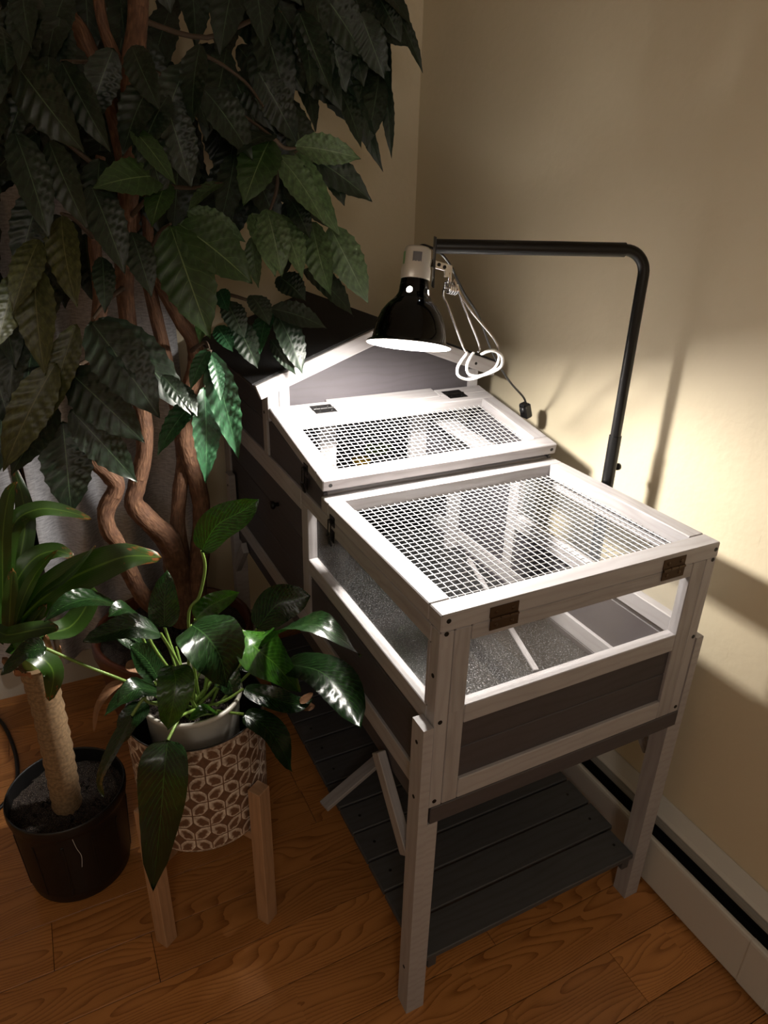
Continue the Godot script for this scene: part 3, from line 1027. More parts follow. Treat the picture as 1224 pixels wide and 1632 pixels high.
	lid_rail.call("hinge_rail", 0.0, 0.150, -0.352, -0.313, C)
	lid_rail.call("hinge_rail", 0.150, 0.455, -0.365, -0.313, D)
	lid_rail.call("hinge_rail", 0.455, W, -0.352, -0.313, C)
	wire_panel(rl, 0.033, W - 0.033, -0.281, -0.034, 0.015, Vector3(0, 0, 0) + P.call(0, -0.021, 0), lb)
	screw(rl, Vector3(0.017, 0, 0) + P.call(0, -0.013, 0.0), lb * Vector3(0, 0, 1))
	screw(rl, Vector3(W - 0.014, 0, 0) + P.call(0, -0.013, 0.0), lb * Vector3(0, 0, 1))
	hinge(t, Vector3(0.125, 0, 0) + P.call(0, 0.0, -0.3125), lb * Vector3(0, 0, -1), lb * Vector3(0, 1, 0), M.black_metal)
	hinge(t, Vector3(0.498, 0, 0) + P.call(0, 0.0, -0.3125), lb * Vector3(0, 0, -1), lb * Vector3(0, 1, 0), M.black_metal)

func thing_part(parent: Node, called: String, at: Vector3) -> Node3D:
	var o := Node3D.new()
	o.name = called
	parent.add_child(o, true)
	o.position = at - origin_of(parent)
	return o

# ------------------------------------------------------------------ lamp and its stand
func lamp_stand() -> void:
	var t := thing("lamp_stand", "black bent metal pipe stand rising beside the hutch and reaching over it", "stand", Vector3(0.6180, 0.5, -0.3155))
	var E := Vector3(0.240, 1.451, -0.481)
	var P := Vector3(0.6180, 1.452, -0.3155)
	var dv := Vector3(E.x - P.x, 0, E.z - P.z).normalized()
	var B := P + dv * 0.045
	tube(t, "arm_sleeve", [E, B], [0.0136], M.black_pipe, 16)
	var bend := [B + dv * 0.01]
	for k in 11:
		var a := PI / 2.0 * k / 10.0
		bend.append(B - dv * 0.045 * sin(a) + Vector3.DOWN * 0.045 * (1.0 - cos(a)))
	bend.append(Vector3(P.x, 1.06, P.z))
	tube(t, "bent_pipe", bend, [0.0112], M.black_pipe, 16)
	tube(t, "pole_sleeve", [Vector3(P.x, 1.075, P.z), Vector3(P.x, 0.56, P.z)], [0.0134], M.black_pipe, 16)
	# plate at the arm's end that carries the lamp
	var st := new_st()
	add_box(st, Vector3.ZERO, Vector3(0.003, 0.092, 0.028), 0.0005, Basis(Vector3.UP, atan2(-dv.z, dv.x)))
	put(t, "end_plate", st.commit(), M.black_pipe, E + dv * 0.002 + Vector3(0, -0.029, 0))
	board(t, "clamp_plate", 0.6005, 0.6085, 0.58, 0.66, P.z - 0.027, P.z + 0.027, M.black_pipe, 0.002)
	st = new_st()
	add_lathe(st, [Vector2(0.0, 0.0), Vector2(0.004, 0.0), Vector2(0.004, 0.008), Vector2(0.008, 0.008), Vector2(0.008, 0.014), Vector2(0.0, 0.015)], 12, Vector3.ZERO, Basis(Vector3(0, 0, 1), Vector3(1, 0, 0), Vector3(0, 1, 0)))
	put(t, "thumb_screw", st.commit(), M.black_pipe, Vector3(P.x + 0.012, 1.00, P.z))

func heat_lamp() -> void:
	var R := Vector3(0.1992, 1.2627, -0.5000)
	var ax := Vector3(0.20, 0.95, -0.235).normalized()
	var xx := ax.cross(Vector3(0.48, 0, -0.88)).normalized()
	var B := Basis(xx, ax, xx.cross(ax))
	var t := thing("heat_lamp", "black dome clamp lamp with white socket hanging lit above the mesh lids", "lamp", R)
	# dome with round vent holes in its neck, outer skin and inner reflector
	var prof := [Vector2(0.0863, 0.0000), Vector2(0.0847, 0.0038), Vector2(0.0755, 0.0086), Vector2(0.0728, 0.0237), Vector2(0.0690, 0.0431), Vector2(0.0615, 0.0626), Vector2(0.0507, 0.0777), Vector2(0.0399, 0.0884), Vector2(0.0318, 0.1014), Vector2(0.0291, 0.1186), Vector2(0.0275, 0.1359)]
	var dome := new_st()
	vented(dome, prof, B, false)
	put(t, "dome_shade", dome.commit(), M.shade, R)
	var inner := []
	for p in prof:
		inner.append(Vector2(p.x - 0.0012, p.y - 0.0006))
	var refl := new_st()
	vented(refl, inner, B, true)
	add_lathe(refl, [Vector2(0.0864, 0.0001), Vector2(0.0848, -0.0008)], 48, Vector3.ZERO, B)
	put(t, "reflector", refl.commit(), M.reflector, R)
	var so := new_st()
	add_lathe(so, [Vector2(0.0000, 0.1273), Vector2(0.0280, 0.1273), Vector2(0.0297, 0.1294), Vector2(0.0297, 0.1488), Vector2(0.0283, 0.1510), Vector2(0.0264, 0.1855), Vector2(0.0237, 0.1898), Vector2(0.0000, 0.1909)], 28, Vector3.ZERO, B)
	var sk := put(t, "socket", so.commit(), M.socket, R)
	var lab := new_st()
	add_patch(lab, B, 0.0278, 0.1586, 0.1769, 4.40, 5.05)
	put(sk, "printed_label", lab.commit(), M.print, R)
	lab = new_st()
	add_patch(lab, B, 0.0280, 0.1542, 0.1788, 5.75, 6.1)
	put(sk, "green_sticker", lab.commit(), M.sticker, R)
	var bs := new_st()
	add_lathe(bs, [Vector2(0.0000, -0.0016), Vector2(0.0129, 0.0006), Vector2(0.0237, 0.0081), Vector2(0.0302, 0.0211), Vector2(0.0307, 0.0351), Vector2(0.0270, 0.0524), Vector2(0.0183, 0.0739), Vector2(0.0146, 0.1035), Vector2(0.0146, 0.1262)], 24, Vector3.ZERO, B)
	put(t, "bulb", bs.commit(), M.bulb, R)
	var li := OmniLight3D.new()
	li.name = "bulb_light"
	t.add_child(li)
	li.position = B * Vector3(0, 0.0270, 0)
	li.light_color = Color(1.0, 0.975, 0.94)
	li.light_energy = 1.65
	li.light_size = 0.042
	li.omni_range = 8.0
	li.omni_attenuation = 2.0
	li.shadow_enabled = true
	# bracket and spring clamp
	var ch = M.chrome
	var br := new_st()
	add_box(br, Vector3(0.255, 1.415, -0.489) - R, Vector3(0.041, 0.014, 0.003), 0.0006, Basis(Vector3(0, 0, 1), -0.25))
	add_box(br, Vector3(0.277, 1.404, -0.491) - R, Vector3(0.016, 0.023, 0.005), 0.0006)
	var bk := put(t, "bracket", br.commit(), ch, R)
	for q in [Vector3(0.253, 1.417, -0.487), Vector3(0.266, 1.412, -0.487)]:
		screw(bk, q, Vector3(0, 0, 1), 0.0036, "bracket_screw")
	var coil := []
	for k in 49:
		var a := TAU * k / 12.0
		coil.append(Vector3(0.277 + 0.021 * k / 48.0, 1.374 + 0.0103 * sin(a) - 0.0046 * k / 48.0, -0.495 + 0.0103 * cos(a)))
	tube(t, "coil_spring", coil, [0.0027], ch, 6)
	tube(t, "swivel_stem", [Vector3(0.281, 1.402, -0.491), Vector3(0.283, 1.387, -0.493), Vector3(0.285, 1.376, -0.495)], [0.004], ch, 8)
	tube(t, "clamp_rod", smooth([Vector3(0.279, 1.376, -0.503), Vector3(0.281, 1.356, -0.511), Vector3(0.295, 1.332, -0.511), Vector3(0.337, 1.249, -0.511), Vector3(0.349, 1.236, -0.511)], 4), [0.0024], ch, 7)
	tube(t, "clamp_rod", smooth([Vector3(0.296, 1.380, -0.485), Vector3(0.311, 1.348, -0.489), Vector3(0.362, 1.257, -0.489), Vector3(0.360, 1.240, -0.487)], 4), [0.0024], ch, 7)
	tube(t, "clamp_rod", smooth([Vector3(0.289, 1.388, -0.487), Vector3(0.320, 1.337, -0.478), Vector3(0.380, 1.270, -0.459), Vector3(0.385, 1.246, -0.448)], 4), [0.0024], ch, 7)
	tube(t, "clamp_jaw", smooth([Vector3(0.349, 1.235, -0.511), Vector3(0.335, 1.203, -0.522), Vector3(0.340, 1.182, -0.522), Vector3(0.373, 1.173, -0.522), Vector3(0.403, 1.198, -0.489), Vector3(0.394, 1.232, -0.457), Vector3(0.372, 1.251, -0.446), Vector3(0.356, 1.246, -0.459)], 6), [0.0031], M.rubber, 8)
	tube(t, "clamp_jaw", smooth([Vector3(0.352, 1.240, -0.491), Vector3(0.338, 1.216, -0.491), Vector3(0.344, 1.194, -0.491), Vector3(0.367, 1.190, -0.481), Vector3(0.387, 1.214, -0.442), Vector3(0.380, 1.242, -0.429), Vector3(0.361, 1.253, -0.437), Vector3(0.354, 1.241, -0.465)], 6), [0.0031], M.rubber, 8)
	# flex with its dimmer box
	var top := R + B * Vector3(0, 0.1909, 0)
	tube(t, "cord", smooth([top, top + Vector3(0.014, 0.004, 0), Vector3(0.258, 1.438, -0.495), Vector3(0.287, 1.412, -0.498), Vector3(0.328, 1.358, -0.506), Vector3(0.374, 1.309, -0.516), Vector3(0.436, 1.221, -0.539), Vector3(0.523, 1.141, -0.586), Vector3(0.600, 1.085, -0.625), Vector3(0.628, 1.060, -0.645)], 5), [0.0026], M.cord_grey, 7)
	var bx := new_st()
	var db := Basis(Vector3(0, 0, 1), 0.3)
	add_box(bx, Vector3.ZERO, Vector3(0.022, 0.040, 0.028), 0.004, db)
	var dm := put(t, "dimmer_box", bx.commit(), M.black_plastic, Vector3(0.634, 1.038, -0.650))
	var wh := new_st()
	add_lathe(wh, [Vector2(0.0, -0.004), Vector2(0.008, -0.004), Vector2(0.008, 0.004), Vector2(0.0, 0.004)], 14, Vector3.ZERO, Basis(Vector3(0, 1, 0), Vector3(1, 0, 0), Vector3(0, 0, 1)))
	put(dm, "dimmer_wheel", wh.commit(), M.cord_grey, Vector3(0.624, 1.040, -0.650))

# curved patch on the socket
func add_patch(st: SurfaceTool, B: Basis, r: float, y0: float, y1: float, a0: float, a1: float) -> void:
	var n := 6
	for k in n:
		var u := lerpf(a0, a1, float(k) / n)
		var v := lerpf(a0, a1, float(k + 1) / n)
		var nu := B * Vector3(cos(u), 0, sin(u))
		var nv := B * Vector3(cos(v), 0, sin(v))
		var up := B.y
		tri3(st, [nu * r + up * y0, nv * r + up * y0, nv * r + up * y1], [nu, nv, nv], [Vector2.ZERO, Vector2.ZERO, Vector2.ZERO])
		tri3(st, [nu * r + up * y0, nv * r + up * y1, nu * r + up * y1], [nu, nv, nu], [Vector2.ZERO, Vector2.ZERO, Vector2.ZERO])

# lathe with six round holes between the last but two profile points
func vented(st: SurfaceTool, prof: Array, B: Basis, flip: bool) -> void:
	var hv0 := 0.0903
	var hv1 := 0.1170
	var at := func(y: float) -> float:
		for k in prof.size() - 1:
			if y <= prof[k + 1].y:
				return lerpf(prof[k].x, prof[k + 1].x, clampf((y - prof[k].y) / (prof[k + 1].y - prof[k].y), 0.0, 1.0))
		return prof[prof.size() - 1].x
	var low := []
	var high := []
	for p in prof:
		if p.y < hv0:
			low.append(p)
	low.append(Vector2(at.call(hv0), hv0))
	high.append(Vector2(at.call(hv1), hv1))
	for p in prof:
		if p.y > hv1:
			high.append(p)
	add_lathe(st, low, 48, Vector3.ZERO, B, flip)
	add_lathe(st, high, 48, Vector3.ZERO, B, flip)
	var surf := func(a: float, y: float) -> Array:
		var r: float = at.call(y)
		var sl: float = (at.call(y + 0.001) - at.call(y - 0.001)) / 0.002
		var n := Vector3(cos(a), -sl, sin(a)).normalized() * (-1.0 if flip else 1.0)
		return [B * Vector3(r * cos(a), y, r * sin(a)), B * n]
	var nh := 4
	for h in nh:
		var a0 := TAU * (h + VENT) / nh
		var a1 := TAU * (h + 1 + VENT) / nh
		var am := (a0 + a1) / 2.0
		var ym := (hv0 + hv1) / 2.0
		var rm: float = at.call(ym)
		var hr := 0.0062
		var m := 32
		for k in m:
			var pr := []
			for e in [0, 1]:
				var q: float = TAU * (k + e) / m
				var c := cos(q)
				var s := sin(q)
				var sc := 1.0 / maxf(absf(c), absf(s))
				pr.append(surf.call(am + c * sc * (a1 - a0) / 2.0, ym + s * sc * (hv1 - hv0) / 2.0))
				pr.append(surf.call(am + c * sc * 0.75 * hr / rm * 1.5, ym + s * sc * hr * 1.2))
				pr.append(surf.call(am + c * hr / rm, ym + s * hr))
			for z in 2:
				var A: Array = pr[z]
				var Bq: Array = pr[z + 3]
				var C: Array = pr[z + 4]
				var D: Array = pr[z + 1]
				var u := [Vector2.ZERO, Vector2.ZERO, Vector2.ZERO]
				tri3(st, [A[0], Bq[0], C[0]], [A[1], Bq[1], C[1]], u)
				tri3(st, [A[0], C[0], D[0]], [A[1], C[1], D[1]], u)

# ------------------------------------------------------------------ plants
func pot(parent: Node, called: String, c: Vector3, prof: Array, m: Material, seg := 48) -> MeshInstance3D:
	var st := new_st()
	add_lathe(st, prof, seg)
	return put(parent, called, st.commit(), m, c)

func soil(parent: Node, c: Vector3, r: float, seed_: int) -> MeshInstance3D:
	var st := new_st()
	add_ground(st, r, 0.012, seed_)
	return put(parent, "soil", st.commit(), M.soil, c)

func strap_leaf(t: Node, pts: Array, w: float, roll: int) -> void:
	var path := smooth(pts, 5)
	var a: Vector3 = pts[0]
	var b: Vector3 = pts[pts.size() - 1]
	var d := (b - a).normalized()
	var f := ((EYE - (a + b) / 2.0).normalized() * 0.6 + Vector3.UP * 0.7 + Vector3(0.15, 0, 0)).normalized()
	f = f.rotated(d, deg_to_rad(roll))
	put(t, "leaf", leaf_mesh(path, f, w, 1, 0.22, 0.0, 0.0, 0.06, 3, 0.05), M.strap, a)

func black_pot_plant() -> void:
	var c := Vector3(-0.586, 0.0, -0.660)
	var t := thing("corn_plant", "strap-leaved corn plant on a thick pale cane in a black nursery pot", "plant", c)
	var p := pot(t, "nursery_pot", c, [Vector2(0.0, 0.002), Vector2(0.108, 0.002), Vector2(0.113, 0.006), Vector2(0.117, 0.03), Vector2(0.118, 0.034), Vector2(0.1265, 0.205), Vector2(0.1275, 0.210), Vector2(0.1275, 0.222), Vector2(0.1305, 0.226), Vector2(0.1325, 0.236), Vector2(0.1325, 0.250), Vector2(0.1310, 0.2545), Vector2(0.1285, 0.2545), Vector2(0.127, 0.250), Vector2(0.124, 0.20), Vector2(0.118, 0.10)], M.pot_black)
	for k in 12:
		var a := TAU * k / 12.0 + 0.2
		var rb := beam(p, "pot_rib", c + Vector3(0.1175 * cos(a), 0.035, 0.1175 * sin(a)), c + Vector3(0.1262 * cos(a), 0.20, 0.1262 * sin(a)), Vector3(cos(a), 0, sin(a)), 0.003, 0.006, M.pot_black)
	tube(p, "white_root", smooth([c + Vector3(0.000, 0.222, 0.1300), c + Vector3(0.004, 0.19, 0.1285), c + Vector3(0.010, 0.16, 0.1265), c + Vector3(0.006, 0.125, 0.1252)], 4), [0.0006], M.rubber, 5)
	soil(t, c + Vector3(0, 0.215, 0), 0.125, 3)
	var cane := [Vector3(-0.591, 0.205, -0.640), Vector3(-0.586, 0.307, -0.635), Vector3(-0.583, 0.422, -0.630), Vector3(-0.583, 0.545, -0.630), Vector3(-0.587, 0.639, -0.620), Vector3(-0.608, 0.689, -0.620), Vector3(-0.617, 0.737, -0.620)]
	cane[0] = Vector3(-0.590, 0.20, -0.645)
	var path := smooth([cane[0], cane[1], cane[2], cane[3], cane[4]], 10)
	var rr := []
	for k in path.size():
		rr.append(0.0315 + 0.0012 * sin(k * 2.1) + (0.002 if k % 3 == 0 else 0.0))
	tube(t, "cane", path, rr, M.cane, 20)
	tube(t, "cane", smooth([Vector3(-0.588, 0.63, -0.62), Vector3(-0.60, 0.68, -0.62), Vector3(-0.615, 0.745, -0.62)], 4), [0.020, 0.020, 0.018, 0.017, 0.017, 0.016, 0.016, 0.015, 0.014], M.stalk, 12)
	# dry husks where old leaves fell
	for k in 6:
		var a := k * 1.05
		var b := Vector3(-0.587 + 0.030 * cos(a), 0.628, -0.620 + 0.030 * sin(a))
		put(t, "dry_husk", leaf_mesh(smooth([b, b + Vector3(0.010 * cos(a), 0.022, 0.010 * sin(a)), b + Vector3(0.024 * cos(a), 0.040 + 0.01 * sin(k * 3.0), 0.024 * sin(a))], 4), Vector3(cos(a), 0.3, sin(a)), 0.032, 1, 0.3, 0.0, 0.0, 0.25, 2), M.dry, b)
	strap_leaf(t, [Vector3(-0.630, 0.726, -0.620), Vector3(-0.610, 0.837, -0.620), Vector3(-0.590, 0.942, -0.620), Vector3(-0.567, 1.015, -0.620), Vector3(-0.549, 1.044, -0.610)], 0.031, 0)
	strap_leaf(t, [Vector3(-0.621, 0.732, -0.630), Vector3(-0.598, 0.866, -0.640), Vector3(-0.571, 0.944, -0.650), Vector3(-0.525, 0.967, -0.650), Vector3(-0.477, 0.954, -0.650), Vector3(-0.433, 0.933, -0.640)], 0.037, 30)
	strap_leaf(t, [Vector3(-0.610, 0.742, -0.610), Vector3(-0.556, 0.797, -0.590), Vector3(-0.500, 0.842, -0.570), Vector3(-0.440, 0.872, -0.550), Vector3(-0.383, 0.892, -0.530), Vector3(-0.323, 0.881, -0.520)], 0.074, 35)
	strap_leaf(t, [Vector3(-0.613, 0.741, -0.600), Vector3(-0.554, 0.816, -0.570), Vector3(-0.504, 0.856, -0.550), Vector3(-0.464, 0.893, -0.540), Vector3(-0.438, 0.927, -0.530)], 0.034, -30)
	strap_leaf(t, [Vector3(-0.621, 0.741, -0.640), Vector3(-0.591, 0.816, -0.650), Vector3(-0.549, 0.859, -0.660), Vector3(-0.507, 0.867, -0.660), Vector3(-0.478, 0.851, -0.650)], 0.046, 20)
	strap_leaf(t, [Vector3(-0.616, 0.720, -0.600), Vector3(-0.582, 0.810, -0.580), Vector3(-0.544, 0.875, -0.570), Vector3(-0.503, 0.917, -0.560)], 0.027, -10)
	strap_leaf(t, [Vector3(-0.638, 0.768, -0.580), Vector3(-0.616, 0.770, -0.540), Vector3(-0.578, 0.780, -0.520), Vector3(-0.546, 0.779, -0.520), Vector3(-0.526, 0.771, -0.520)], 0.036, 20)
	strap_leaf(t, [Vector3(-0.621, 0.721, -0.600), Vector3(-0.602, 0.809, -0.590), Vector3(-0.585, 0.881, -0.590)], 0.029, 0)
	strap_leaf(t, [Vector3(-0.617, 0.705, -0.600), Vector3(-0.581, 0.752, -0.580), Vector3(-0.540, 0.802, -0.570)], 0.034, 0)
	strap_leaf(t, [Vector3(-0.622, 0.707, -0.600), Vector3(-0.575, 0.690, -0.570), Vector3(-0.554, 0.648, -0.560), Vector3(-0.573, 0.581, -0.560)], 0.048, 0)
	strap_leaf(t, [Vector3(-0.574, 0.672, -0.680), Vector3(-0.513, 0.658, -0.700), Vector3(-0.467, 0.705, -0.710), Vector3(-0.463, 0.752, -0.710)], 0.055, 0)
	strap_leaf(t, [Vector3(-0.630, 0.726, -0.620), Vector3(-0.642, 0.856, -0.600), Vector3(-0.656, 0.935, -0.580), Vector3(-0.704, 0.931, -0.560)], 0.040, 0)
	strap_leaf(t, [Vector3(-0.632, 0.712, -0.620), Vector3(-0.665, 0.790, -0.580), Vector3(-0.714, 0.794, -0.550), Vector3(-0.751, 0.750, -0.530)], 0.040, 0)
	strap_leaf(t, [Vector3(-0.628, 0.716, -0.660), Vector3(-0.582, 0.831, -0.700), Vector3(-0.553, 0.922, -0.740), Vector3(-0.558, 1.020, -0.780)], 0.044, 0)
	strap_leaf(t, [Vector3(-0.628, 0.716, -0.660), Vector3(-0.629, 0.880, -0.680), Vector3(-0.616, 0.978, -0.700), Vector3(-0.582, 1.070, -0.720)], 0.042, 0)

func tree_leaf(t: Node, a: Vector3, b: Vector3, w: float, roll: float, bulge: float, kind: int) -> void:
	var d := (b - a).normalized()
	var f := ((EYE - (a + b) / 2.0).normalized() * 0.75 + Vector3.UP * 0.35 + Vector3(rng.randf() - 0.5, rng.randf() - 0.5, rng.randf() - 0.5) * 0.5).normalized()
	f = (f - d * f.dot(d)).normalized().rotated(d, deg_to_rad(roll))
	var L := a.distance_to(b)
	var mid := (a + b) / 2.0 + f * bulge * L + Vector3.UP * 0.04 * L
	var path := []
	var n := 26
	for k in n + 1:
		var s := float(k) / n
		path.append(a * (1 - s) * (1 - s) + mid * 2.0 * s * (1 - s) + b * s * s)
	var flat := kind == 3
	put(t, "leaf", leaf_mesh(path, f, w * 1.08, 0, 0.16 if not flat else 0.1, 0.30 if not flat else 0.14, 8.5, 0.05, 4), M.tree[kind], a)

func trunk(t: Node, pts: Array, radii: Array) -> void:
	var path := smooth(pts, 5)
	var rr := []
	for k in path.size():
		var q: float = minf(float(k) / 5.0, radii.size() - 1.0)
		var i := int(q)
		rr.append(lerpf(radii[i], radii[mini(i + 1, radii.size() - 1)], q - i))
	tube(t, "trunk", path, rr, M.bark, 14, 0.10)

func branch(t: Node, pts: Array, r0: float, r1: float) -> void:
	var path := smooth(pts, 5)
	var rr := []
	for k in path.size():
		rr.append(lerpf(r0, r1, float(k) / path.size()))
	tube(t, "branch", path, rr, M.twig, 7, 0.06)

func tree() -> void:
	var c := Vector3(-0.255, 0, -1.000)
	var t := thing("potted_tree", "tall tree with twisting woody trunks and large dark ribbed leaves filling the corner", "tree", c)
	pot(t, "pot", c, [Vector2(0.0, 0.002), Vector2(0.150, 0.002), Vector2(0.160, 0.010), Vector2(0.195, 0.20), Vector2(0.212, 0.34), Vector2(0.222, 0.375), Vector2(0.222, 0.40), Vector2(0.216, 0.408), Vector2(0.205, 0.405), Vector2(0.200, 0.36), Vector2(0.19, 0.30)], M.pot_brown)
	soil(t, c + Vector3(0, 0.372, 0), 0.201, 8)
	trunk(t, [Vector3(-0.231, 0.424, -1.000), Vector3(-0.277, 0.463, -0.990), Vector3(-0.324, 0.528, -0.970), Vector3(-0.349, 0.609, -0.950), Vector3(-0.374, 0.726, -0.930), Vector3(-0.392, 0.774, -0.920), Vector3(-0.389, 0.828, -0.920), Vector3(-0.357, 0.884, -0.920), Vector3(-0.372, 0.920, -0.920), Vector3(-0.398, 0.965, -0.920), Vector3(-0.402, 1.069, -0.920), Vector3(-0.361, 1.206, -0.930), Vector3(-0.332, 1.320, -0.930), Vector3(-0.326, 1.438, -0.950), Vector3(-0.289, 1.595, -0.970)], [0.0269, 0.0254, 0.0229, 0.0214, 0.0197, 0.0200, 0.0205, 0.0204, 0.0209, 0.0198, 0.0185, 0.0167, 0.0150, 0.0133, 0.0104])
	trunk(t, [Vector3(-0.229, 0.412, -1.000), Vector3(-0.224, 0.495, -1.000), Vector3(-0.230, 0.578, -1.000), Vector3(-0.239, 0.672, -0.990), Vector3(-0.289, 0.756, -0.970), Vector3(-0.321, 0.814, -0.960), Vector3(-0.307, 0.864, -0.960), Vector3(-0.276, 0.960, -0.960), Vector3(-0.271, 1.071, -0.970), Vector3(-0.276, 1.190, -0.980), Vector3(-0.273, 1.335, -0.980), Vector3(-0.250, 1.474, -0.980), Vector3(-0.221, 1.645, -0.980), Vector3(-0.200, 1.770, -0.990), Vector3(-0.179, 1.849, -1.000), Vector3(-0.157, 1.968, -1.020)], [0.0396, 0.0372, 0.0347, 0.0321, 0.0276, 0.0237, 0.0212, 0.0201, 0.0204, 0.0198, 0.0198, 0.0219, 0.0224, 0.0218, 0.0209, 0.0175])
	trunk(t, [Vector3(-0.200, 0.415, -1.000), Vector3(-0.182, 0.526, -1.000), Vector3(-0.164, 0.623, -1.000), Vector3(-0.146, 0.763, -1.000), Vector3(-0.156, 0.859, -1.000), Vector3(-0.171, 0.943, -1.000), Vector3(-0.162, 1.036, -1.000), Vector3(-0.127, 1.144, -1.000), Vector3(-0.128, 1.198, -1.000), Vector3(-0.153, 1.252, -1.000), Vector3(-0.182, 1.321, -1.000), Vector3(-0.205, 1.408, -1.000), Vector3(-0.190, 1.602, -1.000), Vector3(-0.227, 1.758, -1.000), Vector3(-0.249, 1.838, -1.000), Vector3(-0.248, 1.951, -1.000)], [0.0326, 0.0301, 0.0262, 0.0229, 0.0224, 0.0219, 0.0214, 0.0195, 0.0184, 0.0188, 0.0184, 0.0171, 0.0150, 0.0129, 0.0112, 0.0096])
	trunk(t, [Vector3(-0.211, 0.406, -1.020), Vector3(-0.205, 0.541, -1.020), Vector3(-0.213, 0.682, -1.020), Vector3(-0.199, 0.782, -1.020), Vector3(-0.181, 0.875, -1.020), Vector3(-0.179, 0.948, -1.020), Vector3(-0.190, 1.114, -1.020), Vector3(-0.219, 1.380, -1.020), Vector3(-0.247, 1.680, -1.020), Vector3(-0.288, 1.810, -1.020), Vector3(-0.309, 1.848, -1.020), Vector3(-0.347, 1.942, -1.020)], [0.0310, 0.0266, 0.0206, 0.0194, 0.0174, 0.0163, 0.0156, 0.0159, 0.0172, 0.0170, 0.0161, 0.0130])
	branch(t, [Vector3(-0.273, 1.335, -0.980), Vector3(-0.328, 1.323, -0.850), Vector3(-0.367, 1.305, -0.750)], 0.0060, 0.0025)
	branch(t, [Vector3(-0.348, 1.205, -0.930), Vector3(-0.397, 1.204, -0.820), Vector3(-0.433, 1.207, -0.750)], 0.0060, 0.0025)
	branch(t, [Vector3(-0.135, 1.176, -1.000), Vector3(-0.145, 1.236, -0.800), Vector3(-0.171, 1.253, -0.640)], 0.0060, 0.0025)
	branch(t, [Vector3(-0.171, 1.253, -0.640), Vector3(-0.184, 1.200, -0.640), Vector3(-0.187, 1.180, -0.640)], 0.0060, 0.0025)
	branch(t, [Vector3(-0.205, 1.408, -1.000), Vector3(-0.201, 1.454, -0.880), Vector3(-0.192, 1.474, -0.800)], 0.0060, 0.0025)
	branch(t, [Vector3(-0.200, 1.770, -0.990), Vector3(-0.101, 1.730, -0.950), Vector3(-0.005, 1.688, -0.920), Vector3(0.061, 1.646, -0.900)], 0.0060, 0.0025)
	branch(t, [Vector3(0.061, 1.646, -0.900), Vector3(0.086, 1.626, -0.900), Vector3(0.115, 1.626, -0.900)], 0.0060, 0.0025)
	branch(t, [Vector3(0.061, 1.646, -0.900), Vector3(0.069, 1.557, -0.900), Vector3(0.049, 1.499, -0.900)], 0.0060, 0.0025)
	branch(t, [Vector3(0.115, 1.621, -0.900), Vector3(0.155, 1.547, -0.900), Vector3(0.172, 1.474, -0.900)], 0.0060, 0.0025)
	branch(t, [Vector3(-0.150, 1.252, -1.000), Vector3(-0.093, 1.321, -0.900), Vector3(-0.024, 1.312, -0.840), Vector3(0.015, 1.296, -0.800)], 0.0060, 0.0025)
	branch(t, [Vector3(-0.179, 1.849, -1.000), Vector3(-0.042, 1.830, -1.000), Vector3(0.120, 1.895, -1.020), Vector3(0.310, 1.906, -1.040), Vector3(0.397, 1.880, -1.050)], 0.0060, 0.0025)
	branch(t, [Vector3(-0.246, 1.537, -0.980), Vector3(-0.352, 1.612, -0.900), Vector3(-0.420, 1.675, -0.820), Vector3(-0.435, 1.729, -0.770)], 0.0060, 0.0025)
	branch(t, [Vector3(-0.227, 1.758, -1.000), Vector3(-0.286, 1.752, -0.900), Vector3(-0.354, 1.733, -0.770)], 0.0060, 0.0025)
	branch(t, [Vector3(-0.250, 1.474, -0.980), Vector3(-0.211, 1.526, -0.880), Vector3(-0.194, 1.556, -0.800)], 0.0060, 0.0025)
	branch(t, [Vector3(-0.326, 1.438, -0.950), Vector3(-0.365, 1.479, -0.850), Vector3(-0.392, 1.492, -0.780)], 0.0060, 0.0025)
	branch(t, [Vector3(-0.221, 1.645, -0.980), Vector3(-0.090, 1.779, -0.980), Vector3(-0.049, 1.793, -0.980), Vector3(0.029, 1.754, -0.980), Vector3(0.063, 1.707, -0.960)], 0.0060, 0.0025)
	branch(t, [Vector3(0.397, 1.880, -1.050), Vector3(0.402, 1.829, -1.050), Vector3(0.390, 1.799, -1.050)], 0.0060, 0.0025)
	branch(t, [Vector3(-0.196, 1.550, -1.000), Vector3(-0.115, 1.540, -0.970), Vector3(-0.042, 1.552, -0.950)], 0.0060, 0.0025)
	tree_leaf(t, Vector3(-0.372, 1.302, -0.740), Vector3(-0.276, 1.118, -0.660), 0.109, 6, 0.12, 0)
	tree_leaf(t, Vector3(-0.356, 1.305, -0.755), Vector3(-0.215, 1.113, -0.672), 0.093, 12, 0.12, 0)
	tree_leaf(t, Vector3(-0.428, 1.206, -0.770), Vector3(-0.308, 1.063, -0.684), 0.102, 15, 0.12, 0)
	tree_leaf(t, Vector3(-0.435, 1.133, -0.740), Vector3(-0.332, 0.975, -0.696), 0.080, 22, 0.12, 0)
	tree_leaf(t, Vector3(-0.452, 1.106, -0.755), Vector3(-0.468, 0.915, -0.708), 0.100, 12, 0.12, 0)
	tree_leaf(t, Vector3(-0.455, 1.127, -0.770), Vector3(-0.564, 1.014, -0.720), 0.075, 21, 0.12, 0)
	tree_leaf(t, Vector3(-0.445, 1.228, -0.740), Vector3(-0.576, 1.022, -0.732), 0.076, -24, 0.12, 2)
	tree_leaf(t, Vector3(-0.397, 1.296, -0.755), Vector3(-0.477, 1.112, -0.744), 0.057, -2, 0.12, 2)
	tree_leaf(t, Vector3(-0.392, 1.489, -0.780), Vector3(-0.393, 1.332, -0.720), 0.073, 22, 0.12, 2)
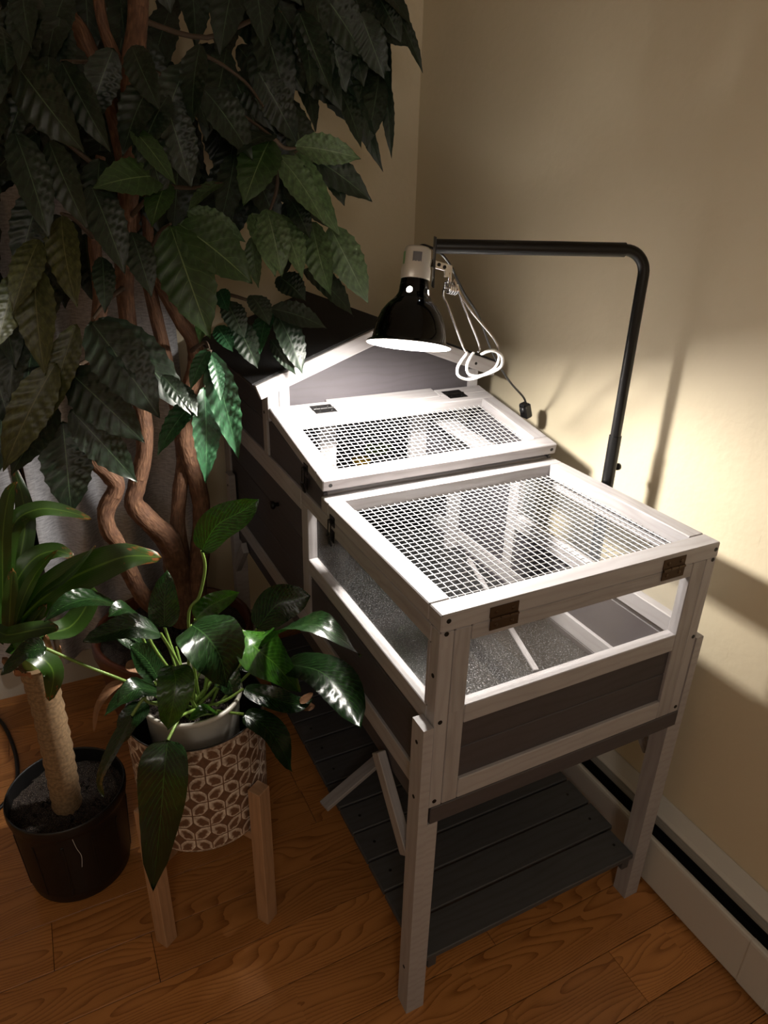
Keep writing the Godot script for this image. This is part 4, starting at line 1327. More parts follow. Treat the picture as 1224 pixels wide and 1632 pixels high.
	tree_leaf(t, Vector3(-0.437, 1.447, -0.780), Vector3(-0.504, 1.325, -0.720), 0.055, 7, 0.12, 2)
	tree_leaf(t, Vector3(-0.452, 1.404, -0.780), Vector3(-0.469, 1.207, -0.720), 0.074, 20, 0.12, 2)
	tree_leaf(t, Vector3(-0.492, 1.384, -0.780), Vector3(-0.546, 1.260, -0.720), 0.058, -19, 0.12, 2)
	tree_leaf(t, Vector3(-0.171, 1.252, -0.640), Vector3(-0.138, 1.032, -0.600), 0.063, -2, 0.12, 1)
	tree_leaf(t, Vector3(-0.187, 1.180, -0.640), Vector3(-0.210, 0.989, -0.600), 0.059, -13, 0.12, 1)
	tree_leaf(t, Vector3(-0.171, 1.254, -0.640), Vector3(-0.222, 1.186, -0.600), 0.034, 2, 0.12, 1)
	tree_leaf(t, Vector3(-0.203, 1.156, -0.640), Vector3(-0.297, 1.063, -0.600), 0.052, 4, 0.12, 1)
	tree_leaf(t, Vector3(-0.267, 1.211, -0.640), Vector3(-0.224, 1.135, -0.600), 0.042, -24, 0.12, 0)
	tree_leaf(t, Vector3(-0.239, 1.194, -0.640), Vector3(-0.214, 1.131, -0.600), 0.035, -14, 0.12, 0)
	tree_leaf(t, Vector3(-0.169, 1.249, -0.640), Vector3(-0.165, 1.158, -0.600), 0.032, -11, 0.12, 1)
	tree_leaf(t, Vector3(-0.193, 1.472, -0.800), Vector3(-0.149, 1.258, -0.720), 0.118, 8, 0.08, 3)
	tree_leaf(t, Vector3(-0.177, 1.475, -0.800), Vector3(-0.053, 1.364, -0.720), 0.110, 8, 0.08, 3)
	tree_leaf(t, Vector3(-0.130, 1.335, -0.800), Vector3(-0.172, 1.246, -0.720), 0.037, 8, 0.08, 3)
	tree_leaf(t, Vector3(-0.192, 1.549, -0.800), Vector3(-0.242, 1.471, -0.720), 0.056, 8, 0.08, 3)
	tree_leaf(t, Vector3(-0.247, 1.641, -0.800), Vector3(-0.189, 1.543, -0.720), 0.042, 8, 0.08, 3)
	tree_leaf(t, Vector3(-0.196, 1.560, -0.800), Vector3(-0.338, 1.536, -0.720), 0.073, 8, 0.08, 3)
	tree_leaf(t, Vector3(-0.430, 1.728, -0.760), Vector3(-0.343, 1.590, -0.700), 0.087, 21, 0.12, 0)
	tree_leaf(t, Vector3(-0.355, 1.732, -0.760), Vector3(-0.300, 1.592, -0.700), 0.057, 13, 0.12, 0)
	tree_leaf(t, Vector3(-0.447, 1.622, -0.760), Vector3(-0.423, 1.452, -0.700), 0.068, -17, 0.12, 0)
	tree_leaf(t, Vector3(-0.395, 1.610, -0.760), Vector3(-0.357, 1.468, -0.700), 0.062, 15, 0.12, 0)
	tree_leaf(t, Vector3(-0.336, 1.542, -0.760), Vector3(-0.303, 1.390, -0.700), 0.072, -18, 0.12, 0)
	tree_leaf(t, Vector3(-0.275, 1.462, -0.760), Vector3(-0.259, 1.347, -0.700), 0.058, 6, 0.12, 0)
	tree_leaf(t, Vector3(-0.333, 1.417, -0.760), Vector3(-0.348, 1.321, -0.700), 0.043, -19, 0.12, 0)
	tree_leaf(t, Vector3(-0.440, 1.775, -0.760), Vector3(-0.445, 1.698, -0.700), 0.041, -25, 0.12, 0)
	tree_leaf(t, Vector3(-0.398, 1.830, -0.760), Vector3(-0.402, 1.736, -0.700), 0.046, 19, 0.12, 0)
	tree_leaf(t, Vector3(-0.436, 1.758, -0.760), Vector3(-0.486, 1.625, -0.700), 0.041, -15, 0.12, 0)
	tree_leaf(t, Vector3(-0.127, 1.493, -0.950), Vector3(-0.002, 1.430, -0.930), 0.059, -14, 0.12, 4)
	tree_leaf(t, Vector3(-0.040, 1.553, -0.950), Vector3(-0.127, 1.495, -0.930), 0.053, 24, 0.12, 4)
	tree_leaf(t, Vector3(0.018, 1.441, -0.950), Vector3(0.022, 1.327, -0.930), 0.041, 19, 0.12, 4)
	tree_leaf(t, Vector3(0.058, 1.643, -0.900), Vector3(-0.029, 1.508, -0.840), 0.090, -11, 0.12, 3)
	tree_leaf(t, Vector3(0.061, 1.649, -0.900), Vector3(-0.036, 1.607, -0.840), 0.076, 23, 0.12, 0)
	tree_leaf(t, Vector3(0.112, 1.630, -0.900), Vector3(0.247, 1.608, -0.840), 0.064, 2, 0.12, 4)
	tree_leaf(t, Vector3(0.118, 1.625, -0.900), Vector3(0.275, 1.521, -0.840), 0.078, 9, 0.12, 0)
	tree_leaf(t, Vector3(0.072, 1.611, -0.900), Vector3(0.158, 1.470, -0.840), 0.084, -15, 0.12, 4)
	tree_leaf(t, Vector3(0.112, 1.617, -0.900), Vector3(0.195, 1.447, -0.840), 0.069, 22, 0.12, 4)
	tree_leaf(t, Vector3(0.183, 1.598, -0.900), Vector3(0.206, 1.511, -0.840), 0.049, 10, 0.12, 0)
	tree_leaf(t, Vector3(0.149, 1.476, -0.900), Vector3(0.172, 1.314, -0.840), 0.075, 23, 0.12, 4)
	tree_leaf(t, Vector3(0.193, 1.467, -0.900), Vector3(0.269, 1.294, -0.840), 0.083, 20, 0.12, 4)
	tree_leaf(t, Vector3(0.041, 1.502, -0.900), Vector3(0.051, 1.361, -0.840), 0.075, -10, 0.12, 4)
	tree_leaf(t, Vector3(0.067, 1.493, -0.900), Vector3(0.100, 1.355, -0.840), 0.069, -7, 0.12, 4)
	tree_leaf(t, Vector3(0.006, 1.492, -0.900), Vector3(0.036, 1.362, -0.840), 0.075, -17, 0.12, 4)
	tree_leaf(t, Vector3(0.098, 1.521, -0.900), Vector3(0.121, 1.442, -0.840), 0.052, -18, 0.12, 0)
	tree_leaf(t, Vector3(0.126, 1.371, -0.900), Vector3(0.229, 1.266, -0.840), 0.080, -22, 0.12, 0)
	tree_leaf(t, Vector3(0.062, 1.357, -0.900), Vector3(0.107, 1.307, -0.840), 0.068, -10, 0.12, 0)
	tree_leaf(t, Vector3(0.020, 1.291, -0.800), Vector3(0.062, 1.157, -0.750), 0.071, -25, 0.12, 0)
	tree_leaf(t, Vector3(0.008, 1.300, -0.800), Vector3(0.123, 1.258, -0.750), 0.059, -8, 0.12, 0)
	tree_leaf(t, Vector3(0.005, 1.295, -0.800), Vector3(-0.036, 1.212, -0.750), 0.053, 16, 0.12, 1)
	tree_leaf(t, Vector3(-0.074, 1.278, -0.800), Vector3(-0.041, 1.179, -0.750), 0.058, -9, 0.12, 0)
	tree_leaf(t, Vector3(0.005, 1.232, -0.800), Vector3(0.046, 1.158, -0.750), 0.034, 10, 0.12, 0)
	tree_leaf(t, Vector3(-0.103, 1.343, -0.800), Vector3(-0.100, 1.306, -0.750), 0.040, 24, 0.12, 1)
	tree_leaf(t, Vector3(-0.115, 1.268, -0.800), Vector3(-0.095, 1.220, -0.750), 0.041, 12, 0.12, 1)
	tree_leaf(t, Vector3(-0.035, 1.331, -0.800), Vector3(-0.011, 1.271, -0.750), 0.055, -24, 0.12, 0)
	tree_leaf(t, Vector3(-0.091, 1.320, -0.800), Vector3(-0.068, 1.247, -0.750), 0.054, -7, 0.12, 0)
	tree_leaf(t, Vector3(0.418, 1.948, -1.050), Vector3(0.483, 1.808, -1.000), 0.036, 4, 0.12, 0)
	tree_leaf(t, Vector3(0.358, 1.899, -1.050), Vector3(0.443, 1.858, -1.000), 0.063, -25, 0.12, 0)
	tree_leaf(t, Vector3(0.389, 1.802, -1.050), Vector3(0.332, 1.638, -1.000), 0.062, -23, 0.12, 0)
	tree_leaf(t, Vector3(0.406, 1.803, -1.050), Vector3(0.404, 1.617, -1.000), 0.034, -16, 0.12, 0)
	tree_leaf(t, Vector3(0.364, 1.822, -1.050), Vector3(0.309, 1.733, -1.000), 0.060, 23, 0.12, 0)
	tree_leaf(t, Vector3(0.274, 1.775, -1.050), Vector3(0.320, 1.637, -1.000), 0.058, -15, 0.12, 0)
	tree_leaf(t, Vector3(0.301, 1.782, -1.050), Vector3(0.381, 1.588, -1.000), 0.046, 13, 0.12, 0)
	tree_leaf(t, Vector3(0.319, 1.840, -1.050), Vector3(0.398, 1.806, -1.000), 0.042, 21, 0.12, 0)
	tree_leaf(t, Vector3(0.122, 1.851, -1.050), Vector3(0.178, 1.741, -1.000), 0.086, 22, 0.12, 0)
	tree_leaf(t, Vector3(0.094, 1.897, -1.050), Vector3(0.139, 1.688, -1.000), 0.088, -8, 0.12, 0)
	tree_leaf(t, Vector3(0.378, 1.964, -1.050), Vector3(0.422, 1.863, -1.000), 0.059, -7, 0.12, 0)
	tree_leaf(t, Vector3(0.314, 1.968, -1.050), Vector3(0.357, 1.832, -1.000), 0.064, 1, 0.12, 0)
	tree_leaf(t, Vector3(0.251, 1.938, -1.050), Vector3(0.292, 1.801, -1.000), 0.070, 14, 0.12, 0)
	tree_leaf(t, Vector3(0.190, 1.919, -1.050), Vector3(0.245, 1.772, -1.000), 0.075, -20, 0.12, 0)
	tree_leaf(t, Vector3(0.314, 1.884, -1.050), Vector3(0.325, 1.766, -1.000), 0.059, 12, 0.12, 0)
	tree_leaf(t, Vector3(0.219, 1.850, -1.050), Vector3(0.269, 1.711, -1.000), 0.065, 15, 0.12, 0)
	tree_leaf(t, Vector3(0.396, 1.905, -1.050), Vector3(0.401, 1.758, -1.000), 0.045, 18, 0.12, 0)
	tree_leaf(t, Vector3(0.362, 1.986, -1.050), Vector3(0.446, 1.902, -1.000), 0.059, -23, 0.12, 0)
	tree_leaf(t, Vector3(0.127, 2.006, -1.163), Vector3(0.080, 1.852, -1.114), 0.079, -17, 0.12, 0)
	tree_leaf(t, Vector3(0.011, 1.846, -1.141), Vector3(0.001, 1.670, -1.101), 0.088, -2, 0.12, 0)
	tree_leaf(t, Vector3(0.142, 2.042, -1.077), Vector3(0.084, 1.850, -1.013), 0.080, 12, 0.12, 0)
	tree_leaf(t, Vector3(0.352, 1.952, -1.091), Vector3(0.403, 1.766, -1.096), 0.102, -10, 0.12, 0)
	tree_leaf(t, Vector3(0.149, 1.849, -1.087), Vector3(0.311, 1.723, -1.058), 0.099, -1, 0.12, 0)
	tree_leaf(t, Vector3(0.052, 1.937, -0.953), Vector3(0.044, 1.801, -0.877), 0.064, -0, 0.12, 0)
	tree_leaf(t, Vector3(0.081, 2.006, -0.983), Vector3(0.163, 1.901, -0.967), 0.072, 14, 0.12, 0)
	tree_leaf(t, Vector3(0.221, 1.918, -1.024), Vector3(0.288, 1.752, -1.016), 0.088, 13, 0.12, 0)
	tree_leaf(t, Vector3(0.233, 2.002, -1.055), Vector3(0.382, 1.865, -1.074), 0.096, -12, 0.12, 0)
	tree_leaf(t, Vector3(0.204, 1.954, -1.001), Vector3(0.325, 1.816, -0.986), 0.091, 12, 0.12, 0)
	tree_leaf(t, Vector3(0.235, 1.859, -1.068), Vector3(0.352, 1.684, -1.071), 0.107, 22, 0.12, 0)
	tree_leaf(t, Vector3(0.185, 1.931, -1.157), Vector3(0.288, 1.777, -1.099), 0.093, 8, 0.12, 0)
	tree_leaf(t, Vector3(0.117, 1.914, -1.020), Vector3(0.218, 1.767, -1.037), 0.080, -3, 0.12, 0)
	tree_leaf(t, Vector3(0.270, 2.051, -1.190), Vector3(0.385, 1.905, -1.162), 0.085, -22, 0.12, 0)
	tree_leaf(t, Vector3(0.067, 2.004, -1.191), Vector3(0.032, 1.854, -1.165), 0.069, 6, 0.12, 0)
	tree_leaf(t, Vector3(0.212, 2.020, -1.099), Vector3(0.183, 1.831, -1.091), 0.090, -19, 0.12, 0)
	tree_leaf(t, Vector3(0.340, 2.023, -1.176), Vector3(0.436, 1.912, -1.142), 0.068, 4, 0.12, 0)
	tree_leaf(t, Vector3(0.216, 1.985, -1.059), Vector3(0.272, 1.860, -0.983), 0.076, 5, 0.12, 0)
	tree_leaf(t, Vector3(0.101, 1.863, -1.058), Vector3(0.067, 1.724, -1.017), 0.058, 6, 0.12, 0)
	tree_leaf(t, Vector3(0.344, 2.013, -1.127), Vector3(0.368, 1.846, -1.050), 0.079, 23, 0.12, 0)
	tree_leaf(t, Vector3(0.167, 1.973, -1.077), Vector3(0.306, 1.887, -1.068), 0.074, -19, 0.12, 0)
	tree_leaf(t, Vector3(0.183, 1.953, -0.993), Vector3(0.310, 1.859, -1.012), 0.073, -11, 0.12, 0)
	tree_leaf(t, Vector3(0.378, 1.932, -1.161), Vector3(0.412, 1.771, -1.082), 0.075, 5, 0.12, 0)
	tree_leaf(t, Vector3(0.189, 1.944, -1.171), Vector3(0.291, 1.797, -1.114), 0.083, 2, 0.12, 0)
	tree_leaf(t, Vector3(0.119, 1.998, -1.110), Vector3(0.144, 1.837, -1.055), 0.081, -23, 0.12, 0)
	tree_leaf(t, Vector3(0.072, 1.951, -1.064), Vector3(0.209, 1.819, -1.082), 0.098, -4, 0.12, 0)
	tree_leaf(t, Vector3(0.156, 1.893, -0.972), Vector3(0.224, 1.743, -0.954), 0.079, 18, 0.12, 0)
	tree_leaf(t, Vector3(0.033, 1.963, -0.991), Vector3(-0.032, 1.788, -0.942), 0.080, -11, 0.12, 0)
	tree_leaf(t, Vector3(0.270, 1.877, -1.063), Vector3(0.344, 1.746, -1.033), 0.069, -17, 0.12, 0)
	tree_leaf(t, Vector3(0.168, 1.877, -0.995), Vector3(0.165, 1.738, -0.936), 0.067, -24, 0.12, 0)
	tree_leaf(t, Vector3(0.297, 1.881, -1.188), Vector3(0.441, 1.712, -1.124), 0.098, 7, 0.12, 0)
	tree_leaf(t, Vector3(0.299, 1.908, -0.971), Vector3(0.369, 1.783, -0.976), 0.071, -4, 0.12, 0)
	tree_leaf(t, Vector3(0.049, 1.922, -1.105), Vector3(0.015, 1.788, -1.118), 0.059, 4, 0.12, 0)
	tree_leaf(t, Vector3(0.279, 1.893, -1.121), Vector3(0.338, 1.754, -1.081), 0.073, 22, 0.12, 0)
	tree_leaf(t, Vector3(0.113, 2.030, -1.042), Vector3(0.088, 1.862, -1.012), 0.089, 3, 0.12, 0)
	tree_leaf(t, Vector3(0.191, 1.994, -1.012), Vector3(0.211, 1.837, -0.981), 0.071, -13, 0.12, 0)
	tree_leaf(t, Vector3(0.103, 1.893, -1.036), Vector3(0.190, 1.778, -1.048), 0.072, -20, 0.12, 0)
	tree_leaf(t, Vector3(0.029, 1.921, -1.080), Vector3(0.112, 1.806, -1.068), 0.076, -24, 0.12, 0)
	tree_leaf(t, Vector3(0.237, 2.045, -1.030), Vector3(0.379, 1.981, -1.027), 0.062, 24, 0.12, 0)
	tree_leaf(t, Vector3(0.243, 1.901, -1.111), Vector3(0.343, 1.782, -1.108), 0.070, 6, 0.12, 0)
	tree_leaf(t, Vector3(0.041, 1.784, -1.070), Vector3(0.105, 1.660, -1.010), 0.067, 18, 0.12, 0)
	tree_leaf(t, Vector3(0.089, 1.756, -1.121), Vector3(0.188, 1.604, -1.131), 0.075, -15, 0.12, 0)
	tree_leaf(t, Vector3(0.004, 1.702, -1.200), Vector3(0.065, 1.538, -1.173), 0.091, 6, 0.12, 0)
	tree_leaf(t, Vector3(0.085, 1.784, -1.168), Vector3(0.054, 1.629, -1.151), 0.070, 19, 0.12, 0)
	tree_leaf(t, Vector3(0.022, 1.813, -1.143), Vector3(-0.019, 1.657, -1.139), 0.073, -23, 0.12, 0)
	tree_leaf(t, Vector3(0.106, 1.774, -1.066), Vector3(0.078, 1.580, -1.057), 0.094, 11, 0.12, 0)
	tree_leaf(t, Vector3(0.036, 1.829, -1.184), Vector3(0.005, 1.681, -1.164), 0.077, -7, 0.12, 0)
	tree_leaf(t, Vector3(0.029, 1.767, -1.056), Vector3(0.100, 1.632, -1.060), 0.068, 9, 0.12, 0)
	tree_leaf(t, Vector3(0.007, 1.851, -1.191), Vector3(-0.005, 1.666, -1.156), 0.097, 1, 0.12, 0)
	tree_leaf(t, Vector3(0.053, 1.838, -1.102), Vector3(0.121, 1.722, -1.028), 0.060, -13, 0.12, 0)
	tree_leaf(t, Vector3(-0.007, 1.783, -1.119), Vector3(-0.036, 1.638, -1.108), 0.060, -23, 0.12, 0)
	tree_leaf(t, Vector3(0.182, 1.834, -1.094), Vector3(0.241, 1.675, -1.105), 0.078, -20, 0.12, 0)
	tree_leaf(t, Vector3(0.102, 1.699, -1.157), Vector3(0.233, 1.550, -1.175), 0.089, -1, 0.12, 0)
	tree_leaf(t, Vector3(0.071, 1.782, -1.017), Vector3(0.158, 1.638, -1.007), 0.079, 16, 0.12, 0)
	tree_leaf(t, Vector3(0.012, 1.823, -1.046), Vector3(-0.051, 1.671, -0.984), 0.066, -19, 0.12, 0)
	tree_leaf(t, Vector3(-0.007, 1.805, -1.085), Vector3(-0.005, 1.665, -1.080), 0.060, 10, 0.12, 0)
	tree_leaf(t, Vector3(0.011, 1.826, -1.180), Vector3(-0.002, 1.666, -1.158), 0.071, 13, 0.12, 0)
	tree_leaf(t, Vector3(0.083, 1.698, -1.085), Vector3(0.178, 1.542, -1.061), 0.092, 8, 0.12, 0)
	tree_leaf(t, Vector3(0.155, 1.729, -1.038), Vector3(0.175, 1.548, -1.019), 0.077, -22, 0.12, 0)
	tree_leaf(t, Vector3(0.037, 1.818, -1.187), Vector3(0.003, 1.633, -1.131), 0.086, -24, 0.12, 0)
	tree_leaf(t, Vector3(-0.419, 1.968, -1.108), Vector3(-0.461, 1.822, -1.066), 0.063, -4, 0.12, 0)
	tree_leaf(t, Vector3(-0.295, 1.952, -1.126), Vector3(-0.345, 1.813, -1.073), 0.057, 2, 0.12, 0)
	tree_leaf(t, Vector3(-0.388, 1.871, -1.131), Vector3(-0.407, 1.719, -1.139), 0.071, 21, 0.12, 0)
	tree_leaf(t, Vector3(-0.257, 1.935, -1.110), Vector3(-0.272, 1.779, -1.076), 0.082, 5, 0.12, 0)
	tree_leaf(t, Vector3(-0.421, 1.843, -1.103), Vector3(-0.557, 1.739, -1.120), 0.072, -1, 0.12, 0)
	tree_leaf(t, Vector3(-0.037, 1.992, -1.220), Vector3(-0.088, 1.830, -1.184), 0.073, 13, 0.12, 0)
	tree_leaf(t, Vector3(-0.347, 1.941, -1.124), Vector3(-0.354, 1.795, -1.059), 0.069, -5, 0.12, 0)
	tree_leaf(t, Vector3(-0.401, 1.861, -1.225), Vector3(-0.548, 1.745, -1.235), 0.081, 20, 0.12, 0)
	tree_leaf(t, Vector3(-0.380, 1.853, -1.121), Vector3(-0.436, 1.702, -1.078), 0.075, -6, 0.12, 0)
	tree_leaf(t, Vector3(-0.447, 1.913, -1.192), Vector3(-0.585, 1.789, -1.180), 0.067, -9, 0.12, 0)
	tree_leaf(t, Vector3(-0.292, 1.921, -1.103), Vector3(-0.381, 1.756, -1.041), 0.085, 10, 0.12, 0)
	tree_leaf(t, Vector3(-0.156, 1.937, -1.161), Vector3(-0.226, 1.753, -1.113), 0.086, -11, 0.12, 0)
	tree_leaf(t, Vector3(-0.405, 1.984, -1.136), Vector3(-0.484, 1.839, -1.085), 0.064, 21, 0.12, 0)
	tree_leaf(t, Vector3(-0.343, 1.878, -1.149), Vector3(-0.381, 1.730, -1.074), 0.072, 9, 0.12, 0)
	tree_leaf(t, Vector3(-0.076, 1.907, -1.173), Vector3(-0.157, 1.724, -1.103), 0.078, 24, 0.12, 0)
	tree_leaf(t, Vector3(-0.203, 1.972, -1.223), Vector3(-0.267, 1.825, -1.178), 0.074, 21, 0.12, 0)
	tree_leaf(t, Vector3(-0.178, 1.965, -1.167), Vector3(-0.191, 1.817, -1.115), 0.067, 19, 0.12, 0)
	tree_leaf(t, Vector3(-0.358, 1.946, -1.115), Vector3(-0.417, 1.808, -1.119), 0.070, 13, 0.12, 0)
	tree_leaf(t, Vector3(-0.345, 1.992, -1.118), Vector3(-0.378, 1.834, -1.065), 0.071, -4, 0.12, 0)
	tree_leaf(t, Vector3(-0.233, 1.854, -1.159), Vector3(-0.323, 1.696, -1.083), 0.068, -23, 0.12, 0)
	tree_leaf(t, Vector3(-0.403, 1.914, -1.222), Vector3(-0.539, 1.776, -1.182), 0.080, 10, 0.12, 0)
	tree_leaf(t, Vector3(-0.127, 2.021, -1.106), Vector3(-0.092, 1.879, -1.095), 0.083, 7, 0.12, 0)
	tree_leaf(t, Vector3(-0.020, 2.019, -1.179), Vector3(0.058, 1.872, -1.188), 0.081, -17, 0.12, 0)
	tree_leaf(t, Vector3(-0.402, 1.973, -1.136), Vector3(-0.537, 1.847, -1.083), 0.078, 15, 0.12, 0)
	tree_leaf(t, Vector3(-0.155, 1.849, -1.105), Vector3(-0.158, 1.662, -1.115), 0.082, -22, 0.12, 0)
	tree_leaf(t, Vector3(-0.362, 1.938, -1.139), Vector3(-0.417, 1.789, -1.150), 0.072, 2, 0.12, 0)
	tree_leaf(t, Vector3(-0.281, 1.998, -1.147), Vector3(-0.370, 1.842, -1.118), 0.084, 22, 0.12, 0)
	tree_leaf(t, Vector3(-0.429, 1.874, -1.232), Vector3(-0.562, 1.725, -1.205), 0.078, 12, 0.12, 0)
	tree_leaf(t, Vector3(-0.035, 1.980, -1.145), Vector3(-0.047, 1.819, -1.087), 0.076, -10, 0.12, 0)
	tree_leaf(t, Vector3(-0.317, 1.861, -1.187), Vector3(-0.453, 1.727, -1.183), 0.081, -21, 0.12, 0)
	tree_leaf(t, Vector3(-0.323, 2.001, -1.169), Vector3(-0.323, 1.852, -1.150), 0.082, -20, 0.12, 0)
	tree_leaf(t, Vector3(-0.306, 1.871, -1.196), Vector3(-0.328, 1.731, -1.214), 0.064, -2, 0.12, 0)
	tree_leaf(t, Vector3(-0.294, 1.913, -1.104), Vector3(-0.387, 1.788, -1.080), 0.063, -21, 0.12, 0)
	tree_leaf(t, Vector3(-0.343, 1.845, -1.242), Vector3(-0.430, 1.668, -1.223), 0.090, -3, 0.12, 0)
	tree_leaf(t, Vector3(-0.220, 1.631, -1.265), Vector3(-0.241, 1.422, -1.282), 0.100, -4, 0.12, 0)
	tree_leaf(t, Vector3(-0.094, 1.650, -1.120), Vector3(-0.140, 1.440, -1.065), 0.104, -18, 0.12, 0)
	tree_leaf(t, Vector3(-0.110, 1.756, -1.238), Vector3(-0.020, 1.568, -1.215), 0.095, -2, 0.12, 0)
	tree_leaf(t, Vector3(-0.369, 1.677, -1.201), Vector3(-0.486, 1.546, -1.214), 0.071, 20, 0.12, 0)
	tree_leaf(t, Vector3(-0.073, 1.800, -1.126), Vector3(-0.029, 1.661, -1.086), 0.065, -13, 0.12, 0)
	tree_leaf(t, Vector3(-0.054, 1.627, -1.206), Vector3(-0.113, 1.457, -1.199), 0.083, -6, 0.12, 0)
	tree_leaf(t, Vector3(-0.119, 1.811, -1.165), Vector3(-0.042, 1.658, -1.176), 0.077, 7, 0.12, 0)
	tree_leaf(t, Vector3(-0.322, 1.742, -1.125), Vector3(-0.380, 1.574, -1.121), 0.079, -12, 0.12, 0)
	tree_leaf(t, Vector3(-0.251, 1.667, -1.164), Vector3(-0.300, 1.504, -1.183), 0.080, -4, 0.12, 0)
	tree_leaf(t, Vector3(-0.263, 1.697, -1.195), Vector3(-0.404, 1.531, -1.211), 0.088, -8, 0.12, 0)
	tree_leaf(t, Vector3(-0.473, 1.746, -1.131), Vector3(-0.554, 1.591, -1.114), 0.074, 11, 0.12, 0)
	tree_leaf(t, Vector3(-0.036, 1.626, -1.245), Vector3(-0.097, 1.395, -1.172), 0.094, -3, 0.12, 0)
	tree_leaf(t, Vector3(-0.139, 1.727, -1.225), Vector3(-0.087, 1.559, -1.190), 0.092, -18, 0.12, 0)
	tree_leaf(t, Vector3(-0.332, 1.720, -1.202), Vector3(-0.455, 1.562, -1.216), 0.075, -8, 0.12, 0)
	tree_leaf(t, Vector3(-0.448, 1.601, -1.152), Vector3(-0.564, 1.467, -1.098), 0.069, 16, 0.12, 0)
	tree_leaf(t, Vector3(-0.191, 1.758, -1.230), Vector3(-0.291, 1.573, -1.163), 0.086, 20, 0.12, 0)
	tree_leaf(t, Vector3(-0.399, 1.792, -1.186), Vector3(-0.446, 1.648, -1.205), 0.061, 16, 0.12, 0)
	tree_leaf(t, Vector3(-0.271, 1.636, -1.252), Vector3(-0.316, 1.470, -1.200), 0.077, 6, 0.12, 0)
	tree_leaf(t, Vector3(-0.412, 1.607, -1.167), Vector3(-0.542, 1.492, -1.178), 0.064, -2, 0.12, 0)
	tree_leaf(t, Vector3(-0.203, 1.630, -1.173), Vector3(-0.332, 1.456, -1.109), 0.081, 13, 0.12, 0)
	tree_leaf(t, Vector3(-0.434, 1.804, -0.923), Vector3(-0.479, 1.680, -0.852), 0.055, -17, 0.12, 0)
	tree_leaf(t, Vector3(-0.438, 1.825, -0.987), Vector3(-0.571, 1.696, -0.972), 0.068, -4, 0.12, 0)
	tree_leaf(t, Vector3(-0.392, 1.698, -0.926), Vector3(-0.497, 1.588, -0.878), 0.060, 4, 0.12, 0)
	tree_leaf(t, Vector3(-0.316, 1.863, -0.920), Vector3(-0.377, 1.726, -0.850), 0.062, 8, 0.12, 0)
	tree_leaf(t, Vector3(-0.434, 1.654, -0.984), Vector3(-0.555, 1.509, -0.978), 0.075, 19, 0.12, 0)
	tree_leaf(t, Vector3(-0.452, 1.706, -0.983), Vector3(-0.479, 1.546, -0.925), 0.070, -20, 0.12, 0)
	tree_leaf(t, Vector3(-0.405, 1.628, -0.854), Vector3(-0.528, 1.517, -0.836), 0.070, 11, 0.12, 0)
	tree_leaf(t, Vector3(-0.439, 1.780, -0.990), Vector3(-0.558, 1.675, -0.939), 0.063, 18, 0.12, 0)
	tree_leaf(t, Vector3(-0.467, 1.794, -0.881), Vector3(-0.496, 1.666, -0.812), 0.057, -20, 0.12, 0)
	tree_leaf(t, Vector3(-0.403, 1.835, -0.957), Vector3(-0.465, 1.718, -0.966), 0.058, 22, 0.12, 0)
	tree_leaf(t, Vector3(-0.320, 1.771, -0.983), Vector3(-0.341, 1.633, -0.949), 0.057, 24, 0.12, 0)
	tree_leaf(t, Vector3(-0.398, 1.756, -0.854), Vector3(-0.460, 1.629, -0.831), 0.056, 1, 0.12, 0)
	tree_leaf(t, Vector3(-0.324, 1.794, -0.951), Vector3(-0.326, 1.639, -0.890), 0.072, -18, 0.12, 0)
	tree_leaf(t, Vector3(-0.507, 1.593, -0.862), Vector3(-0.601, 1.469, -0.825), 0.065, -11, 0.12, 0)
	tree_leaf(t, Vector3(-0.371, 1.444, -1.109), Vector3(-0.398, 1.272, -1.116), 0.069, 10, 0.12, 0)
	tree_leaf(t, Vector3(-0.366, 1.472, -1.175), Vector3(-0.502, 1.314, -1.186), 0.084, 6, 0.12, 0)
	tree_leaf(t, Vector3(-0.341, 1.463, -1.113), Vector3(-0.463, 1.319, -1.108), 0.075, -22, 0.12, 0)
	tree_leaf(t, Vector3(-0.373, 1.471, -1.111), Vector3(-0.471, 1.314, -1.067), 0.077, 19, 0.12, 0)
	tree_leaf(t, Vector3(-0.324, 1.435, -1.180), Vector3(-0.322, 1.265, -1.158), 0.074, 24, 0.12, 0)
	tree_leaf(t, Vector3(-0.529, 1.357, -1.200), Vector3(-0.599, 1.188, -1.125), 0.076, 18, 0.12, 0)
	tree_leaf(t, Vector3(-0.395, 1.408, -1.149), Vector3(-0.447, 1.227, -1.096), 0.082, 11, 0.12, 0)
	tree_leaf(t, Vector3(-0.417, 1.325, -1.200), Vector3(-0.491, 1.175, -1.141), 0.076, 17, 0.12, 0)
	tree_leaf(t, Vector3(-0.167, 1.590, -1.120), Vector3(-0.259, 1.445, -1.042), 0.077, -13, 0.12, 0)
	tree_leaf(t, Vector3(0.053, 1.574, -1.116), Vector3(0.113, 1.420, -1.108), 0.066, 8, 0.12, 0)
	tree_leaf(t, Vector3(-0.024, 1.553, -1.104), Vector3(-0.033, 1.386, -1.050), 0.073, 5, 0.12, 0)
	tree_leaf(t, Vector3(0.034, 1.616, -1.111), Vector3(-0.037, 1.444, -1.047), 0.072, -22, 0.12, 0)
	tree_leaf(t, Vector3(-0.186, 1.544, -1.084), Vector3(-0.222, 1.408, -1.024), 0.061, 1, 0.12, 0)
	tree_leaf(t, Vector3(-0.193, 1.538, -1.025), Vector3(-0.203, 1.370, -0.983), 0.080, 18, 0.12, 0)
	tree_leaf(t, Vector3(0.002, 1.699, -1.120), Vector3(0.125, 1.557, -1.133), 0.082, -20, 0.12, 0)
